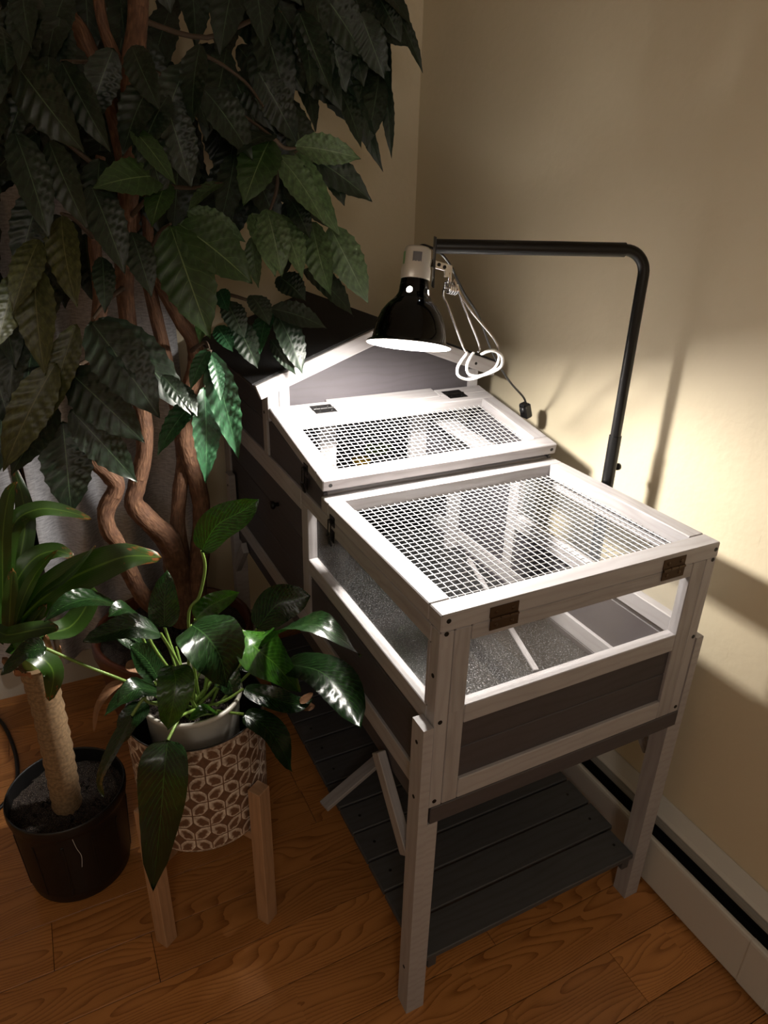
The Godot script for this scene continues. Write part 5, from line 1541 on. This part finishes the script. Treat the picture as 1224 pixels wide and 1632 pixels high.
	tree_leaf(t, Vector3(-0.077, 1.679, -1.086), Vector3(-0.152, 1.547, -1.076), 0.068, -6, 0.12, 0)
	tree_leaf(t, Vector3(-0.143, 1.507, -1.117), Vector3(-0.125, 1.318, -1.097), 0.084, -5, 0.12, 0)
	tree_leaf(t, Vector3(-0.186, 1.602, -1.021), Vector3(-0.184, 1.440, -0.973), 0.079, 19, 0.12, 0)
	tree_leaf(t, Vector3(-0.310, 1.586, -0.801), Vector3(-0.338, 1.441, -0.733), 0.069, -3, 0.12, 0)
	tree_leaf(t, Vector3(-0.430, 1.744, -0.788), Vector3(-0.481, 1.623, -0.788), 0.058, 17, 0.12, 0)
	tree_leaf(t, Vector3(-0.379, 1.838, -0.863), Vector3(-0.468, 1.710, -0.854), 0.057, -18, 0.12, 0)
	tree_leaf(t, Vector3(-0.374, 1.818, -0.765), Vector3(-0.426, 1.704, -0.702), 0.048, 21, 0.12, 0)
	tree_leaf(t, Vector3(-0.439, 1.803, -0.808), Vector3(-0.537, 1.720, -0.752), 0.050, 15, 0.12, 0)
	tree_leaf(t, Vector3(-0.413, 1.534, -0.860), Vector3(-0.484, 1.379, -0.837), 0.070, 16, 0.12, 0)
	tree_leaf(t, Vector3(-0.420, 1.759, -0.816), Vector3(-0.545, 1.653, -0.814), 0.070, 5, 0.12, 0)
	tree_leaf(t, Vector3(-0.474, 1.601, -0.777), Vector3(-0.568, 1.491, -0.719), 0.057, 9, 0.12, 0)
	tree_leaf(t, Vector3(-0.455, 1.676, -0.770), Vector3(-0.509, 1.561, -0.726), 0.048, 1, 0.12, 0)
	tree_leaf(t, Vector3(-0.381, 1.713, -0.826), Vector3(-0.465, 1.602, -0.839), 0.061, -13, 0.12, 0)
	tree_leaf(t, Vector3(-0.395, 1.834, -0.845), Vector3(-0.409, 1.712, -0.855), 0.058, 22, 0.12, 0)
	tree_leaf(t, Vector3(-0.450, 1.742, -0.825), Vector3(-0.505, 1.622, -0.835), 0.063, -9, 0.12, 0)
	tree_leaf(t, Vector3(-0.335, 1.716, -0.853), Vector3(-0.458, 1.586, -0.844), 0.069, 16, 0.12, 0)
	tree_leaf(t, Vector3(-0.370, 1.746, -0.812), Vector3(-0.388, 1.607, -0.786), 0.066, 6, 0.12, 0)
	tree_leaf(t, Vector3(-0.396, 1.712, -0.774), Vector3(-0.463, 1.598, -0.764), 0.054, 5, 0.12, 0)
	tree_leaf(t, Vector3(-0.337, 1.817, -0.875), Vector3(-0.365, 1.681, -0.884), 0.069, 20, 0.12, 0)
	tree_leaf(t, Vector3(-0.256, 1.771, -0.841), Vector3(-0.321, 1.639, -0.858), 0.064, -17, 0.12, 0)
	tree_leaf(t, Vector3(-0.227, 1.648, -0.819), Vector3(-0.204, 1.513, -0.777), 0.070, -16, 0.12, 0)
	tree_leaf(t, Vector3(-0.193, 1.726, -0.814), Vector3(-0.269, 1.592, -0.797), 0.070, 22, 0.12, 0)
	tree_leaf(t, Vector3(-0.085, 1.729, -0.904), Vector3(-0.000, 1.595, -0.850), 0.081, -2, 0.12, 0)
	tree_leaf(t, Vector3(-0.216, 1.760, -0.872), Vector3(-0.178, 1.638, -0.866), 0.065, -3, 0.12, 0)
	tree_leaf(t, Vector3(-0.168, 1.701, -0.822), Vector3(-0.247, 1.579, -0.776), 0.056, -0, 0.12, 0)
	tree_leaf(t, Vector3(-0.164, 1.697, -0.883), Vector3(-0.129, 1.540, -0.869), 0.079, -17, 0.12, 0)
	tree_leaf(t, Vector3(-0.091, 1.796, -0.857), Vector3(-0.116, 1.657, -0.872), 0.062, 24, 0.12, 0)
	tree_leaf(t, Vector3(-0.112, 1.763, -0.905), Vector3(-0.184, 1.627, -0.906), 0.075, -9, 0.12, 0)
	tree_leaf(t, Vector3(-0.225, 1.776, -0.831), Vector3(-0.198, 1.667, -0.759), 0.059, 14, 0.12, 0)
	tree_leaf(t, Vector3(-0.528, 1.365, -0.860), Vector3(-0.519, 1.205, -0.800), 0.068, -12, 0.12, 0)
	tree_leaf(t, Vector3(-0.495, 1.304, -0.860), Vector3(-0.541, 1.144, -0.800), 0.063, -17, 0.12, 0)
	tree_leaf(t, Vector3(-0.565, 1.259, -0.860), Vector3(-0.547, 1.079, -0.800), 0.076, -12, 0.12, 0)
	tree_leaf(t, Vector3(-0.555, 1.130, -0.860), Vector3(-0.593, 0.990, -0.800), 0.065, -22, 0.12, 0)
	tree_leaf(t, Vector3(-0.485, 1.228, -0.860), Vector3(-0.531, 1.077, -0.800), 0.058, -16, 0.12, 0)
	tree_leaf(t, Vector3(0.165, 1.654, -1.126), Vector3(0.166, 1.500, -1.060), 0.075, 12, 0.12, 0)
	tree_leaf(t, Vector3(0.090, 1.789, -1.250), Vector3(0.118, 1.628, -1.262), 0.073, -7, 0.12, 0)
	tree_leaf(t, Vector3(0.144, 1.704, -1.162), Vector3(0.142, 1.533, -1.097), 0.084, -10, 0.12, 0)
	tree_leaf(t, Vector3(0.059, 1.796, -1.269), Vector3(0.026, 1.616, -1.259), 0.078, -15, 0.12, 0)
	tree_leaf(t, Vector3(0.185, 1.631, -1.235), Vector3(0.266, 1.482, -1.163), 0.074, 5, 0.12, 0)
	tree_leaf(t, Vector3(0.171, 1.584, -1.163), Vector3(0.292, 1.444, -1.114), 0.076, -16, 0.12, 0)
	tree_leaf(t, Vector3(0.120, 1.640, -1.211), Vector3(0.200, 1.496, -1.184), 0.077, 17, 0.12, 0)
	tree_leaf(t, Vector3(0.076, 1.634, -1.217), Vector3(0.144, 1.458, -1.209), 0.086, 5, 0.12, 0)
	tree_leaf(t, Vector3(0.186, 1.767, -1.237), Vector3(0.265, 1.605, -1.247), 0.093, -24, 0.12, 0)
	tree_leaf(t, Vector3(0.143, 1.717, -1.243), Vector3(0.141, 1.555, -1.222), 0.082, -21, 0.12, 0)
	tree_leaf(t, Vector3(0.091, 1.593, -1.231), Vector3(0.028, 1.402, -1.223), 0.096, -3, 0.12, 0)
	tree_leaf(t, Vector3(0.048, 1.653, -1.157), Vector3(-0.003, 1.479, -1.105), 0.079, 2, 0.12, 0)
	tree_leaf(t, Vector3(0.194, 1.514, -1.184), Vector3(0.154, 1.316, -1.138), 0.085, 9, 0.12, 0)
	tree_leaf(t, Vector3(0.063, 1.613, -1.113), Vector3(0.122, 1.449, -1.062), 0.086, 10, 0.12, 0)
	tree_leaf(t, Vector3(0.034, 1.614, -1.142), Vector3(-0.024, 1.434, -1.139), 0.082, 1, 0.12, 0)
	tree_leaf(t, Vector3(0.095, 1.630, -1.149), Vector3(0.083, 1.432, -1.073), 0.081, 14, 0.12, 0)
	tree_leaf(t, Vector3(-0.564, 1.642, -1.134), Vector3(-0.641, 1.460, -1.105), 0.086, 10, 0.12, 0)  # from here on, leaves out of view at left, placed to shade the upper tree
	tree_leaf(t, Vector3(-0.502, 1.458, -1.008), Vector3(-0.655, 1.344, -0.937), 0.091, 13, 0.12, 0)
	tree_leaf(t, Vector3(-0.671, 1.483, -0.913), Vector3(-0.766, 1.359, -0.847), 0.071, 24, 0.12, 0)
	tree_leaf(t, Vector3(-0.609, 1.673, -1.178), Vector3(-0.726, 1.525, -1.102), 0.075, -0, 0.12, 0)
	tree_leaf(t, Vector3(-0.680, 1.840, -1.066), Vector3(-0.820, 1.747, -1.004), 0.069, 8, 0.12, 0)
	tree_leaf(t, Vector3(-0.641, 1.384, -1.083), Vector3(-0.779, 1.264, -1.067), 0.068, -19, 0.12, 0)
	tree_leaf(t, Vector3(-0.667, 1.767, -1.041), Vector3(-0.760, 1.617, -1.036), 0.070, 6, 0.12, 0)
	tree_leaf(t, Vector3(-0.557, 1.910, -1.135), Vector3(-0.687, 1.797, -1.077), 0.063, -3, 0.12, 0)
	tree_leaf(t, Vector3(-0.519, 1.622, -0.774), Vector3(-0.641, 1.503, -0.790), 0.077, -4, 0.12, 0)
	tree_leaf(t, Vector3(-0.676, 1.771, -0.868), Vector3(-0.780, 1.646, -0.807), 0.059, -10, 0.12, 0)
	tree_leaf(t, Vector3(-0.639, 1.405, -0.756), Vector3(-0.774, 1.327, -0.720), 0.067, -21, 0.12, 0)
	tree_leaf(t, Vector3(-0.600, 1.630, -0.773), Vector3(-0.708, 1.543, -0.746), 0.056, 14, 0.12, 0)
	tree_leaf(t, Vector3(-0.628, 1.677, -0.751), Vector3(-0.722, 1.615, -0.709), 0.050, 9, 0.12, 0)
	tree_leaf(t, Vector3(-0.558, 1.658, -1.187), Vector3(-0.705, 1.554, -1.195), 0.073, -24, 0.12, 0)
	tree_leaf(t, Vector3(-0.525, 1.759, -0.978), Vector3(-0.635, 1.656, -0.977), 0.067, -1, 0.12, 0)
	tree_leaf(t, Vector3(-0.659, 1.901, -1.069), Vector3(-0.783, 1.775, -1.018), 0.064, 19, 0.12, 0)
	tree_leaf(t, Vector3(-0.489, 1.554, -0.823), Vector3(-0.570, 1.444, -0.784), 0.053, -13, 0.12, 0)
	tree_leaf(t, Vector3(-0.687, 1.626, -0.797), Vector3(-0.776, 1.551, -0.727), 0.052, 14, 0.12, 0)
	tree_leaf(t, Vector3(-0.732, 1.379, -0.801), Vector3(-0.863, 1.275, -0.792), 0.079, -9, 0.12, 0)
	tree_leaf(t, Vector3(-0.521, 1.423, -1.167), Vector3(-0.611, 1.208, -1.159), 0.100, 20, 0.12, 0)
	tree_leaf(t, Vector3(-0.489, 1.962, -1.123), Vector3(-0.605, 1.847, -1.121), 0.067, -6, 0.12, 0)
	tree_leaf(t, Vector3(-0.632, 1.694, -0.862), Vector3(-0.739, 1.568, -0.788), 0.061, 19, 0.12, 0)
	tree_leaf(t, Vector3(-0.652, 1.815, -0.923), Vector3(-0.753, 1.690, -0.896), 0.069, -4, 0.12, 0)
	tree_leaf(t, Vector3(-0.617, 1.781, -0.772), Vector3(-0.708, 1.729, -0.697), 0.046, -4, 0.12, 0)
	tree_leaf(t, Vector3(-0.673, 1.480, -0.802), Vector3(-0.784, 1.420, -0.729), 0.054, -2, 0.12, 0)
	tree_leaf(t, Vector3(-0.700, 1.566, -1.064), Vector3(-0.827, 1.481, -1.023), 0.067, -1, 0.12, 0)

func planter() -> void:
	var c := Vector3(-0.301, 0, -0.459)
	var t := thing("planter", "round brown metal planter with a whitewashed petal pattern, resting in the wooden stand", "planter", c)
	var st := new_st()
	add_lathe(st, [Vector2(0.137, 0.281), Vector2(0.1385, 0.34), Vector2(0.1405, 0.46), Vector2(0.142, 0.559)], 72)
	var shell := put(t, "shell", st.commit(), M.planter, c)
	st = new_st()
	add_lathe(st, [Vector2(0.142, 0.559), Vector2(0.1422, 0.561), Vector2(0.1405, 0.562), Vector2(0.139, 0.560), Vector2(0.137, 0.45), Vector2(0.134, 0.290), Vector2(0.0, 0.290)], 72)
	put(t, "lining", st.commit(), M.planter_in, c)
	st = new_st()
	add_lathe(st, [Vector2(0.0, 0.2795), Vector2(0.134, 0.2795), Vector2(0.1375, 0.281)], 72)
	put(t, "base_plate", st.commit(), M.planter_in, c)
	var s := thing("plant_stand", "wooden plant stand of four square legs carrying the patterned planter", "stand", c)
	for k in 4:
		var a := deg_to_rad(56.5 + 90.0 * k)
		var dv := Vector3(cos(a), 0, sin(a))
		var side := Vector3(-sin(a), 0, cos(a))
		var foot := c + dv * 0.1625
		var head := c + dv * 0.1600 + Vector3.UP * 0.405
		var lst := new_st()
		add_box(lst, Vector3.ZERO, Vector3(0.032, 0.405, 0.034), 0.0015, Basis(dv, Vector3.UP, dv.cross(Vector3.UP)))
		put(s, "leg", lst.commit(), M.stand, c + dv * 0.1595 + Vector3.UP * 0.2025)
	for k in 2:
		var a := deg_to_rad(56.5 + 90.0 * k)
		var dv := Vector3(cos(a), 0, sin(a))
		beam(s, "cross_bar", c - dv * 0.1435 + Vector3.UP * (0.267 - k * 0.0), c + dv * 0.1435 + Vector3.UP * (0.267 - k * 0.0), Vector3.UP, 0.022, 0.030, M.stand)

func lily_leaf(t: Node, stalk: Array, pts: Array, w: float, roll: int, kind: int) -> void:
	var sp := smooth(stalk, 5)
	if kind < 2:
		tube(t, "leaf_stalk", sp, [0.0040, 0.0036, 0.0034, 0.0032, 0.0030], M.stalk, 7)
	var path := smooth(pts, 8 if pts.size() > 3 else 10)
	var a: Vector3 = pts[0]
	var b: Vector3 = pts[pts.size() - 1]
	var d := (b - a).normalized()
	var f := ((EYE - (a + b) / 2.0).normalized() * 0.65 + Vector3.UP * 0.55).normalized()
	f = (f - d * f.dot(d)).normalized().rotated(d, deg_to_rad(roll))
	put(t, "leaf", leaf_mesh(path, f, w * 1.08, 2, 0.20, 0.20, 11.0, 0.12, 5), M.lily[kind], a)

func lily() -> void:
	var c := Vector3(-0.304, 0.2905, -0.466)
	var t := thing("peace_lily", "glossy broad-leaved peace lily in a white inner pot set inside the patterned planter", "plant", c)
	pot(t, "inner_pot", c, [Vector2(0.0, 0.0005), Vector2(0.075, 0.0005), Vector2(0.082, 0.01), Vector2(0.096, 0.26), Vector2(0.099, 0.282), Vector2(0.1035, 0.285), Vector2(0.1045, 0.292), Vector2(0.102, 0.296), Vector2(0.097, 0.295), Vector2(0.094, 0.27), Vector2(0.090, 0.20)], M.pot_white)
	soil(t, c + Vector3(0, 0.258, 0), 0.0935, 12)
	for k in 16:
		var a := rng.randf() * TAU
		var r := 0.01 + rng.randf() * 0.03
		var b := c + Vector3(r * cos(a), 0.25, r * sin(a))
		tube(t, "leaf_stalk", smooth([b, b + Vector3(0.02 * cos(a), 0.05, 0.02 * sin(a)), b + Vector3(0.05 * cos(a), 0.10 + 0.03 * rng.randf(), 0.05 * sin(a))], 4), [0.0034, 0.003, 0.0026], M.stalk, 6)
	lily_leaf(t, [Vector3(-0.290, 0.530, -0.461), Vector3(-0.299, 0.774, -0.440), Vector3(-0.273, 0.825, -0.440), Vector3(-0.257, 0.884, -0.440), Vector3(-0.260, 0.921, -0.440)], [Vector3(-0.260, 0.921, -0.440), Vector3(-0.233, 0.977, -0.420), Vector3(-0.189, 1.007, -0.400), Vector3(-0.159, 1.030, -0.390)], 0.060, 30, 0)
	lily_leaf(t, [Vector3(-0.274, 0.530, -0.463), Vector3(-0.362, 0.647, -0.500), Vector3(-0.389, 0.758, -0.520), Vector3(-0.413, 0.792, -0.520)], [Vector3(-0.413, 0.792, -0.520), Vector3(-0.457, 0.831, -0.500), Vector3(-0.505, 0.847, -0.470), Vector3(-0.545, 0.836, -0.450)], 0.051, 20, 0)
	lily_leaf(t, [Vector3(-0.283, 0.530, -0.433), Vector3(-0.361, 0.699, -0.470), Vector3(-0.378, 0.771, -0.480)], [Vector3(-0.378, 0.771, -0.480), Vector3(-0.407, 0.820, -0.460), Vector3(-0.440, 0.822, -0.440)], 0.040, 20, 0)
	lily_leaf(t, [Vector3(-0.294, 0.530, -0.454), Vector3(-0.329, 0.693, -0.420), Vector3(-0.357, 0.787, -0.400)], [Vector3(-0.357, 0.787, -0.400), Vector3(-0.400, 0.819, -0.390), Vector3(-0.449, 0.826, -0.380), Vector3(-0.488, 0.828, -0.370)], 0.052, 10, 0)
	lily_leaf(t, [Vector3(-0.284, 0.530, -0.446), Vector3(-0.319, 0.634, -0.500), Vector3(-0.334, 0.714, -0.530)], [Vector3(-0.334, 0.714, -0.530), Vector3(-0.327, 0.767, -0.540), Vector3(-0.313, 0.834, -0.550)], 0.059, 0, 0)
	lily_leaf(t, [Vector3(-0.319, 0.530, -0.464), Vector3(-0.314, 0.702, -0.400), Vector3(-0.302, 0.803, -0.380)], [Vector3(-0.302, 0.803, -0.380), Vector3(-0.284, 0.797, -0.340), Vector3(-0.265, 0.749, -0.330), Vector3(-0.258, 0.680, -0.330)], 0.112, -10, 0)
	lily_leaf(t, [Vector3(-0.322, 0.530, -0.488), Vector3(-0.292, 0.646, -0.470), Vector3(-0.282, 0.763, -0.460)], [Vector3(-0.282, 0.763, -0.460), Vector3(-0.244, 0.788, -0.460), Vector3(-0.194, 0.814, -0.440)], 0.045, 30, 1)
	lily_leaf(t, [Vector3(-0.290, 0.530, -0.469), Vector3(-0.263, 0.671, -0.420), Vector3(-0.204, 0.752, -0.400)], [Vector3(-0.204, 0.752, -0.400), Vector3(-0.193, 0.736, -0.360), Vector3(-0.154, 0.685, -0.350), Vector3(-0.109, 0.603, -0.350)], 0.095, -10, 1)
	lily_leaf(t, [Vector3(-0.316, 0.530, -0.487), Vector3(-0.260, 0.582, -0.410), Vector3(-0.211, 0.609, -0.400)], [Vector3(-0.211, 0.609, -0.400), Vector3(-0.165, 0.593, -0.370), Vector3(-0.115, 0.566, -0.360), Vector3(-0.074, 0.565, -0.360)], 0.044, 10, 0)
	lily_leaf(t, [Vector3(-0.330, 0.530, -0.449), Vector3(-0.240, 0.633, -0.420), Vector3(-0.178, 0.731, -0.360)], [Vector3(-0.178, 0.731, -0.360), Vector3(-0.144, 0.790, -0.310), Vector3(-0.106, 0.839, -0.230), Vector3(-0.052, 0.798, -0.170)], 0.072, -30, 0)
	lily_leaf(t, [Vector3(-0.310, 0.530, -0.463), Vector3(-0.228, 0.605, -0.500), Vector3(-0.153, 0.690, -0.480)], [Vector3(-0.153, 0.690, -0.480), Vector3(-0.109, 0.737, -0.480), Vector3(-0.070, 0.748, -0.470), Vector3(-0.038, 0.754, -0.460)], 0.078, 30, 0)
	lily_leaf(t, [Vector3(-0.290, 0.530, -0.435), Vector3(-0.224, 0.572, -0.450), Vector3(-0.160, 0.647, -0.420), Vector3(-0.121, 0.650, -0.390)], [Vector3(-0.121, 0.650, -0.390), Vector3(-0.077, 0.673, -0.310), Vector3(-0.057, 0.664, -0.230), Vector3(-0.062, 0.654, -0.150)], 0.091, -10, 0)
	lily_leaf(t, [Vector3(-0.289, 0.530, -0.476), Vector3(-0.260, 0.567, -0.400), Vector3(-0.224, 0.579, -0.360)], [Vector3(-0.224, 0.579, -0.360), Vector3(-0.186, 0.554, -0.330), Vector3(-0.162, 0.503, -0.310), Vector3(-0.143, 0.435, -0.310)], 0.062, -20, 0)
	lily_leaf(t, [Vector3(-0.272, 0.530, -0.478), Vector3(-0.341, 0.611, -0.370), Vector3(-0.357, 0.631, -0.330), Vector3(-0.380, 0.623, -0.300)], [Vector3(-0.380, 0.623, -0.300), Vector3(-0.396, 0.581, -0.270), Vector3(-0.416, 0.464, -0.270), Vector3(-0.448, 0.267, -0.290)], 0.087, 0, 0)
	lily_leaf(t, [Vector3(-0.296, 0.530, -0.450), Vector3(-0.394, 0.653, -0.380), Vector3(-0.405, 0.684, -0.360), Vector3(-0.431, 0.660, -0.350)], [Vector3(-0.431, 0.660, -0.350), Vector3(-0.467, 0.608, -0.340), Vector3(-0.502, 0.546, -0.340), Vector3(-0.502, 0.508, -0.330)], 0.035, 40, 0)
	lily_leaf(t, [Vector3(-0.314, 0.530, -0.436), Vector3(-0.354, 0.624, -0.420), Vector3(-0.371, 0.654, -0.400)], [Vector3(-0.371, 0.654, -0.400), Vector3(-0.412, 0.700, -0.370), Vector3(-0.454, 0.691, -0.350)], 0.049, 10, 0)
	lily_leaf(t, [Vector3(-0.294, 0.530, -0.446), Vector3(-0.333, 0.677, -0.380), Vector3(-0.350, 0.745, -0.350)], [Vector3(-0.350, 0.745, -0.350), Vector3(-0.352, 0.742, -0.310), Vector3(-0.365, 0.705, -0.290), Vector3(-0.379, 0.657, -0.290)], 0.061, -10, 1)
	lily_leaf(t, [Vector3(-0.323, 0.530, -0.439), Vector3(-0.301, 0.573, -0.400), Vector3(-0.272, 0.584, -0.380)], [Vector3(-0.272, 0.584, -0.380), Vector3(-0.301, 0.617, -0.360), Vector3(-0.333, 0.612, -0.350)], 0.025, 10, 1)
	lily_leaf(t, [Vector3(-0.314, 0.530, -0.452), Vector3(-0.345, 0.598, -0.450), Vector3(-0.366, 0.638, -0.470)], [Vector3(-0.366, 0.638, -0.470), Vector3(-0.383, 0.683, -0.480), Vector3(-0.410, 0.725, -0.480)], 0.058, 0, 0)
	lily_leaf(t, [Vector3(-0.287, 0.530, -0.470), Vector3(-0.354, 0.593, -0.440), Vector3(-0.378, 0.659, -0.430)], [Vector3(-0.378, 0.659, -0.430), Vector3(-0.427, 0.657, -0.420), Vector3(-0.478, 0.635, -0.400)], 0.039, 20, 0)
	lily_leaf(t, [Vector3(-0.315, 0.530, -0.469), Vector3(-0.420, 0.663, -0.440), Vector3(-0.487, 0.724, -0.440), Vector3(-0.550, 0.785, -0.440)], [Vector3(-0.550, 0.785, -0.440), Vector3(-0.583, 0.787, -0.440), Vector3(-0.627, 0.751, -0.440)], 0.040, 10, 0)
	lily_leaf(t, [Vector3(-0.272, 0.530, -0.450), Vector3(-0.309, 0.530, -0.500), Vector3(-0.257, 0.617, -0.520)], [Vector3(-0.257, 0.617, -0.520), Vector3(-0.231, 0.652, -0.530), Vector3(-0.191, 0.697, -0.530)], 0.054, 0, 0)
	lily_leaf(t, [Vector3(-0.303, 0.530, -0.455), Vector3(-0.273, 0.533, -0.480), Vector3(-0.226, 0.618, -0.480)], [Vector3(-0.226, 0.618, -0.480), Vector3(-0.194, 0.631, -0.470), Vector3(-0.173, 0.606, -0.450)], 0.054, 20, 0)
	lily_leaf(t, [Vector3(-0.292, 0.530, -0.473), Vector3(-0.285, 0.615, -0.400), Vector3(-0.104, 0.566, -0.360)], [Vector3(-0.104, 0.566, -0.360), Vector3(-0.088, 0.576, -0.357), Vector3(-0.076, 0.585, -0.356)], 0.016, 0, 2)
	lily_leaf(t, [Vector3(-0.326, 0.530, -0.482), Vector3(-0.285, 0.615, -0.400), Vector3(-0.107, 0.560, -0.360)], [Vector3(-0.107, 0.560, -0.360), Vector3(-0.089, 0.552, -0.357), Vector3(-0.071, 0.550, -0.356)], 0.021, 0, 2)
	lily_leaf(t, [Vector3(-0.296, 0.530, -0.453), Vector3(-0.348, 0.576, -0.480), Vector3(-0.422, 0.663, -0.500)], [Vector3(-0.422, 0.663, -0.500), Vector3(-0.393, 0.651, -0.500), Vector3(-0.367, 0.631, -0.480)], 0.028, 0, 2)
	lily_leaf(t, [Vector3(-0.272, 0.530, -0.452), Vector3(-0.364, 0.581, -0.460), Vector3(-0.433, 0.652, -0.470)], [Vector3(-0.433, 0.652, -0.470), Vector3(-0.458, 0.645, -0.460), Vector3(-0.486, 0.617, -0.450), Vector3(-0.499, 0.566, -0.450)], 0.025, 30, 2)
	lily_leaf(t, [Vector3(-0.280, 0.530, -0.430), Vector3(-0.333, 0.556, -0.500), Vector3(-0.369, 0.667, -0.520)], [Vector3(-0.369, 0.667, -0.520), Vector3(-0.395, 0.707, -0.520), Vector3(-0.435, 0.732, -0.510)], 0.051, 0, 0)
	lily_leaf(t, [Vector3(-0.301, 0.530, -0.464), Vector3(-0.305, 0.575, -0.440), Vector3(-0.246, 0.629, -0.450)], [Vector3(-0.246, 0.629, -0.450), Vector3(-0.233, 0.615, -0.430), Vector3(-0.228, 0.580, -0.420)], 0.052, 0, 0)
	lily_leaf(t, [Vector3(-0.303, 0.530, -0.467), Vector3(-0.342, 0.588, -0.440), Vector3(-0.395, 0.607, -0.440)], [Vector3(-0.395, 0.607, -0.440), Vector3(-0.436, 0.591, -0.420), Vector3(-0.454, 0.550, -0.410)], 0.042, 0, 0)

func small_things() -> void:
	# food on the house floor
	var st := new_st()
	add_lathe(st, [Vector2(0.0, 0.0), Vector2(0.016, 0.001), Vector2(0.026, 0.007), Vector2(0.029, 0.014), Vector2(0.026, 0.021), Vector2(0.014, 0.026), Vector2(0.0, 0.026)], 16, Vector3.ZERO, Basis(), false, 0.12)
	var y := put(self, "squash_piece", st.commit(), M.yellow, Vector3(0.342, 0.7975, -1.03))
	tag(y, "small yellow piece of food seen through the sloping mesh lid", "food")
	var t := thing("lettuce", "small pale green leafy bit of food beside the yellow piece under the mesh", "food", Vector3(0.418, 0.803, -1.075))
	for k in 5:
		var a := k * 1.3 + 0.2
		var b := Vector3(0.418, 0.806, -1.075)
		put(t, "leaf", leaf_mesh(smooth([b, b + Vector3(0.022 * cos(a), 0.018, 0.022 * sin(a)), b + Vector3(0.046 * cos(a), 0.012, 0.046 * sin(a))], 6), Vector3.UP, 0.045, 0, 0.2, 0.3, 5.0, 0.3, 3), M.lettuce, b)
	# strip of wood on the shelf
	var w := beam(self, "wooden_strip", Vector3(-0.030, 0.166, -0.425), Vector3(0.165, 0.222, -0.470), Vector3(0.2, 0, 1), 0.032, 0.012, M.cream_b)
	tag(w, "short pale loose wooden strip lying on the lower shelf and sticking out at its left", "strip")
	# black flex on the floor
	var co := tube(self, "floor_cord", smooth([Vector3(-0.90, 0.006, -1.40), Vector3(-0.82, 0.006, -1.37), Vector3(-0.772, 0.006, -1.30), Vector3(-0.742, 0.006, -1.19), Vector3(-0.728, 0.006, -1.088), Vector3(-0.733, 0.006, -1.0), Vector3(-0.78, 0.006, -0.92), Vector3(-0.90, 0.006, -0.88)], 6), [0.0058], M.black_plastic, 8)
	tag(co, "black cord curving over the floor left of the black pot", "cord")
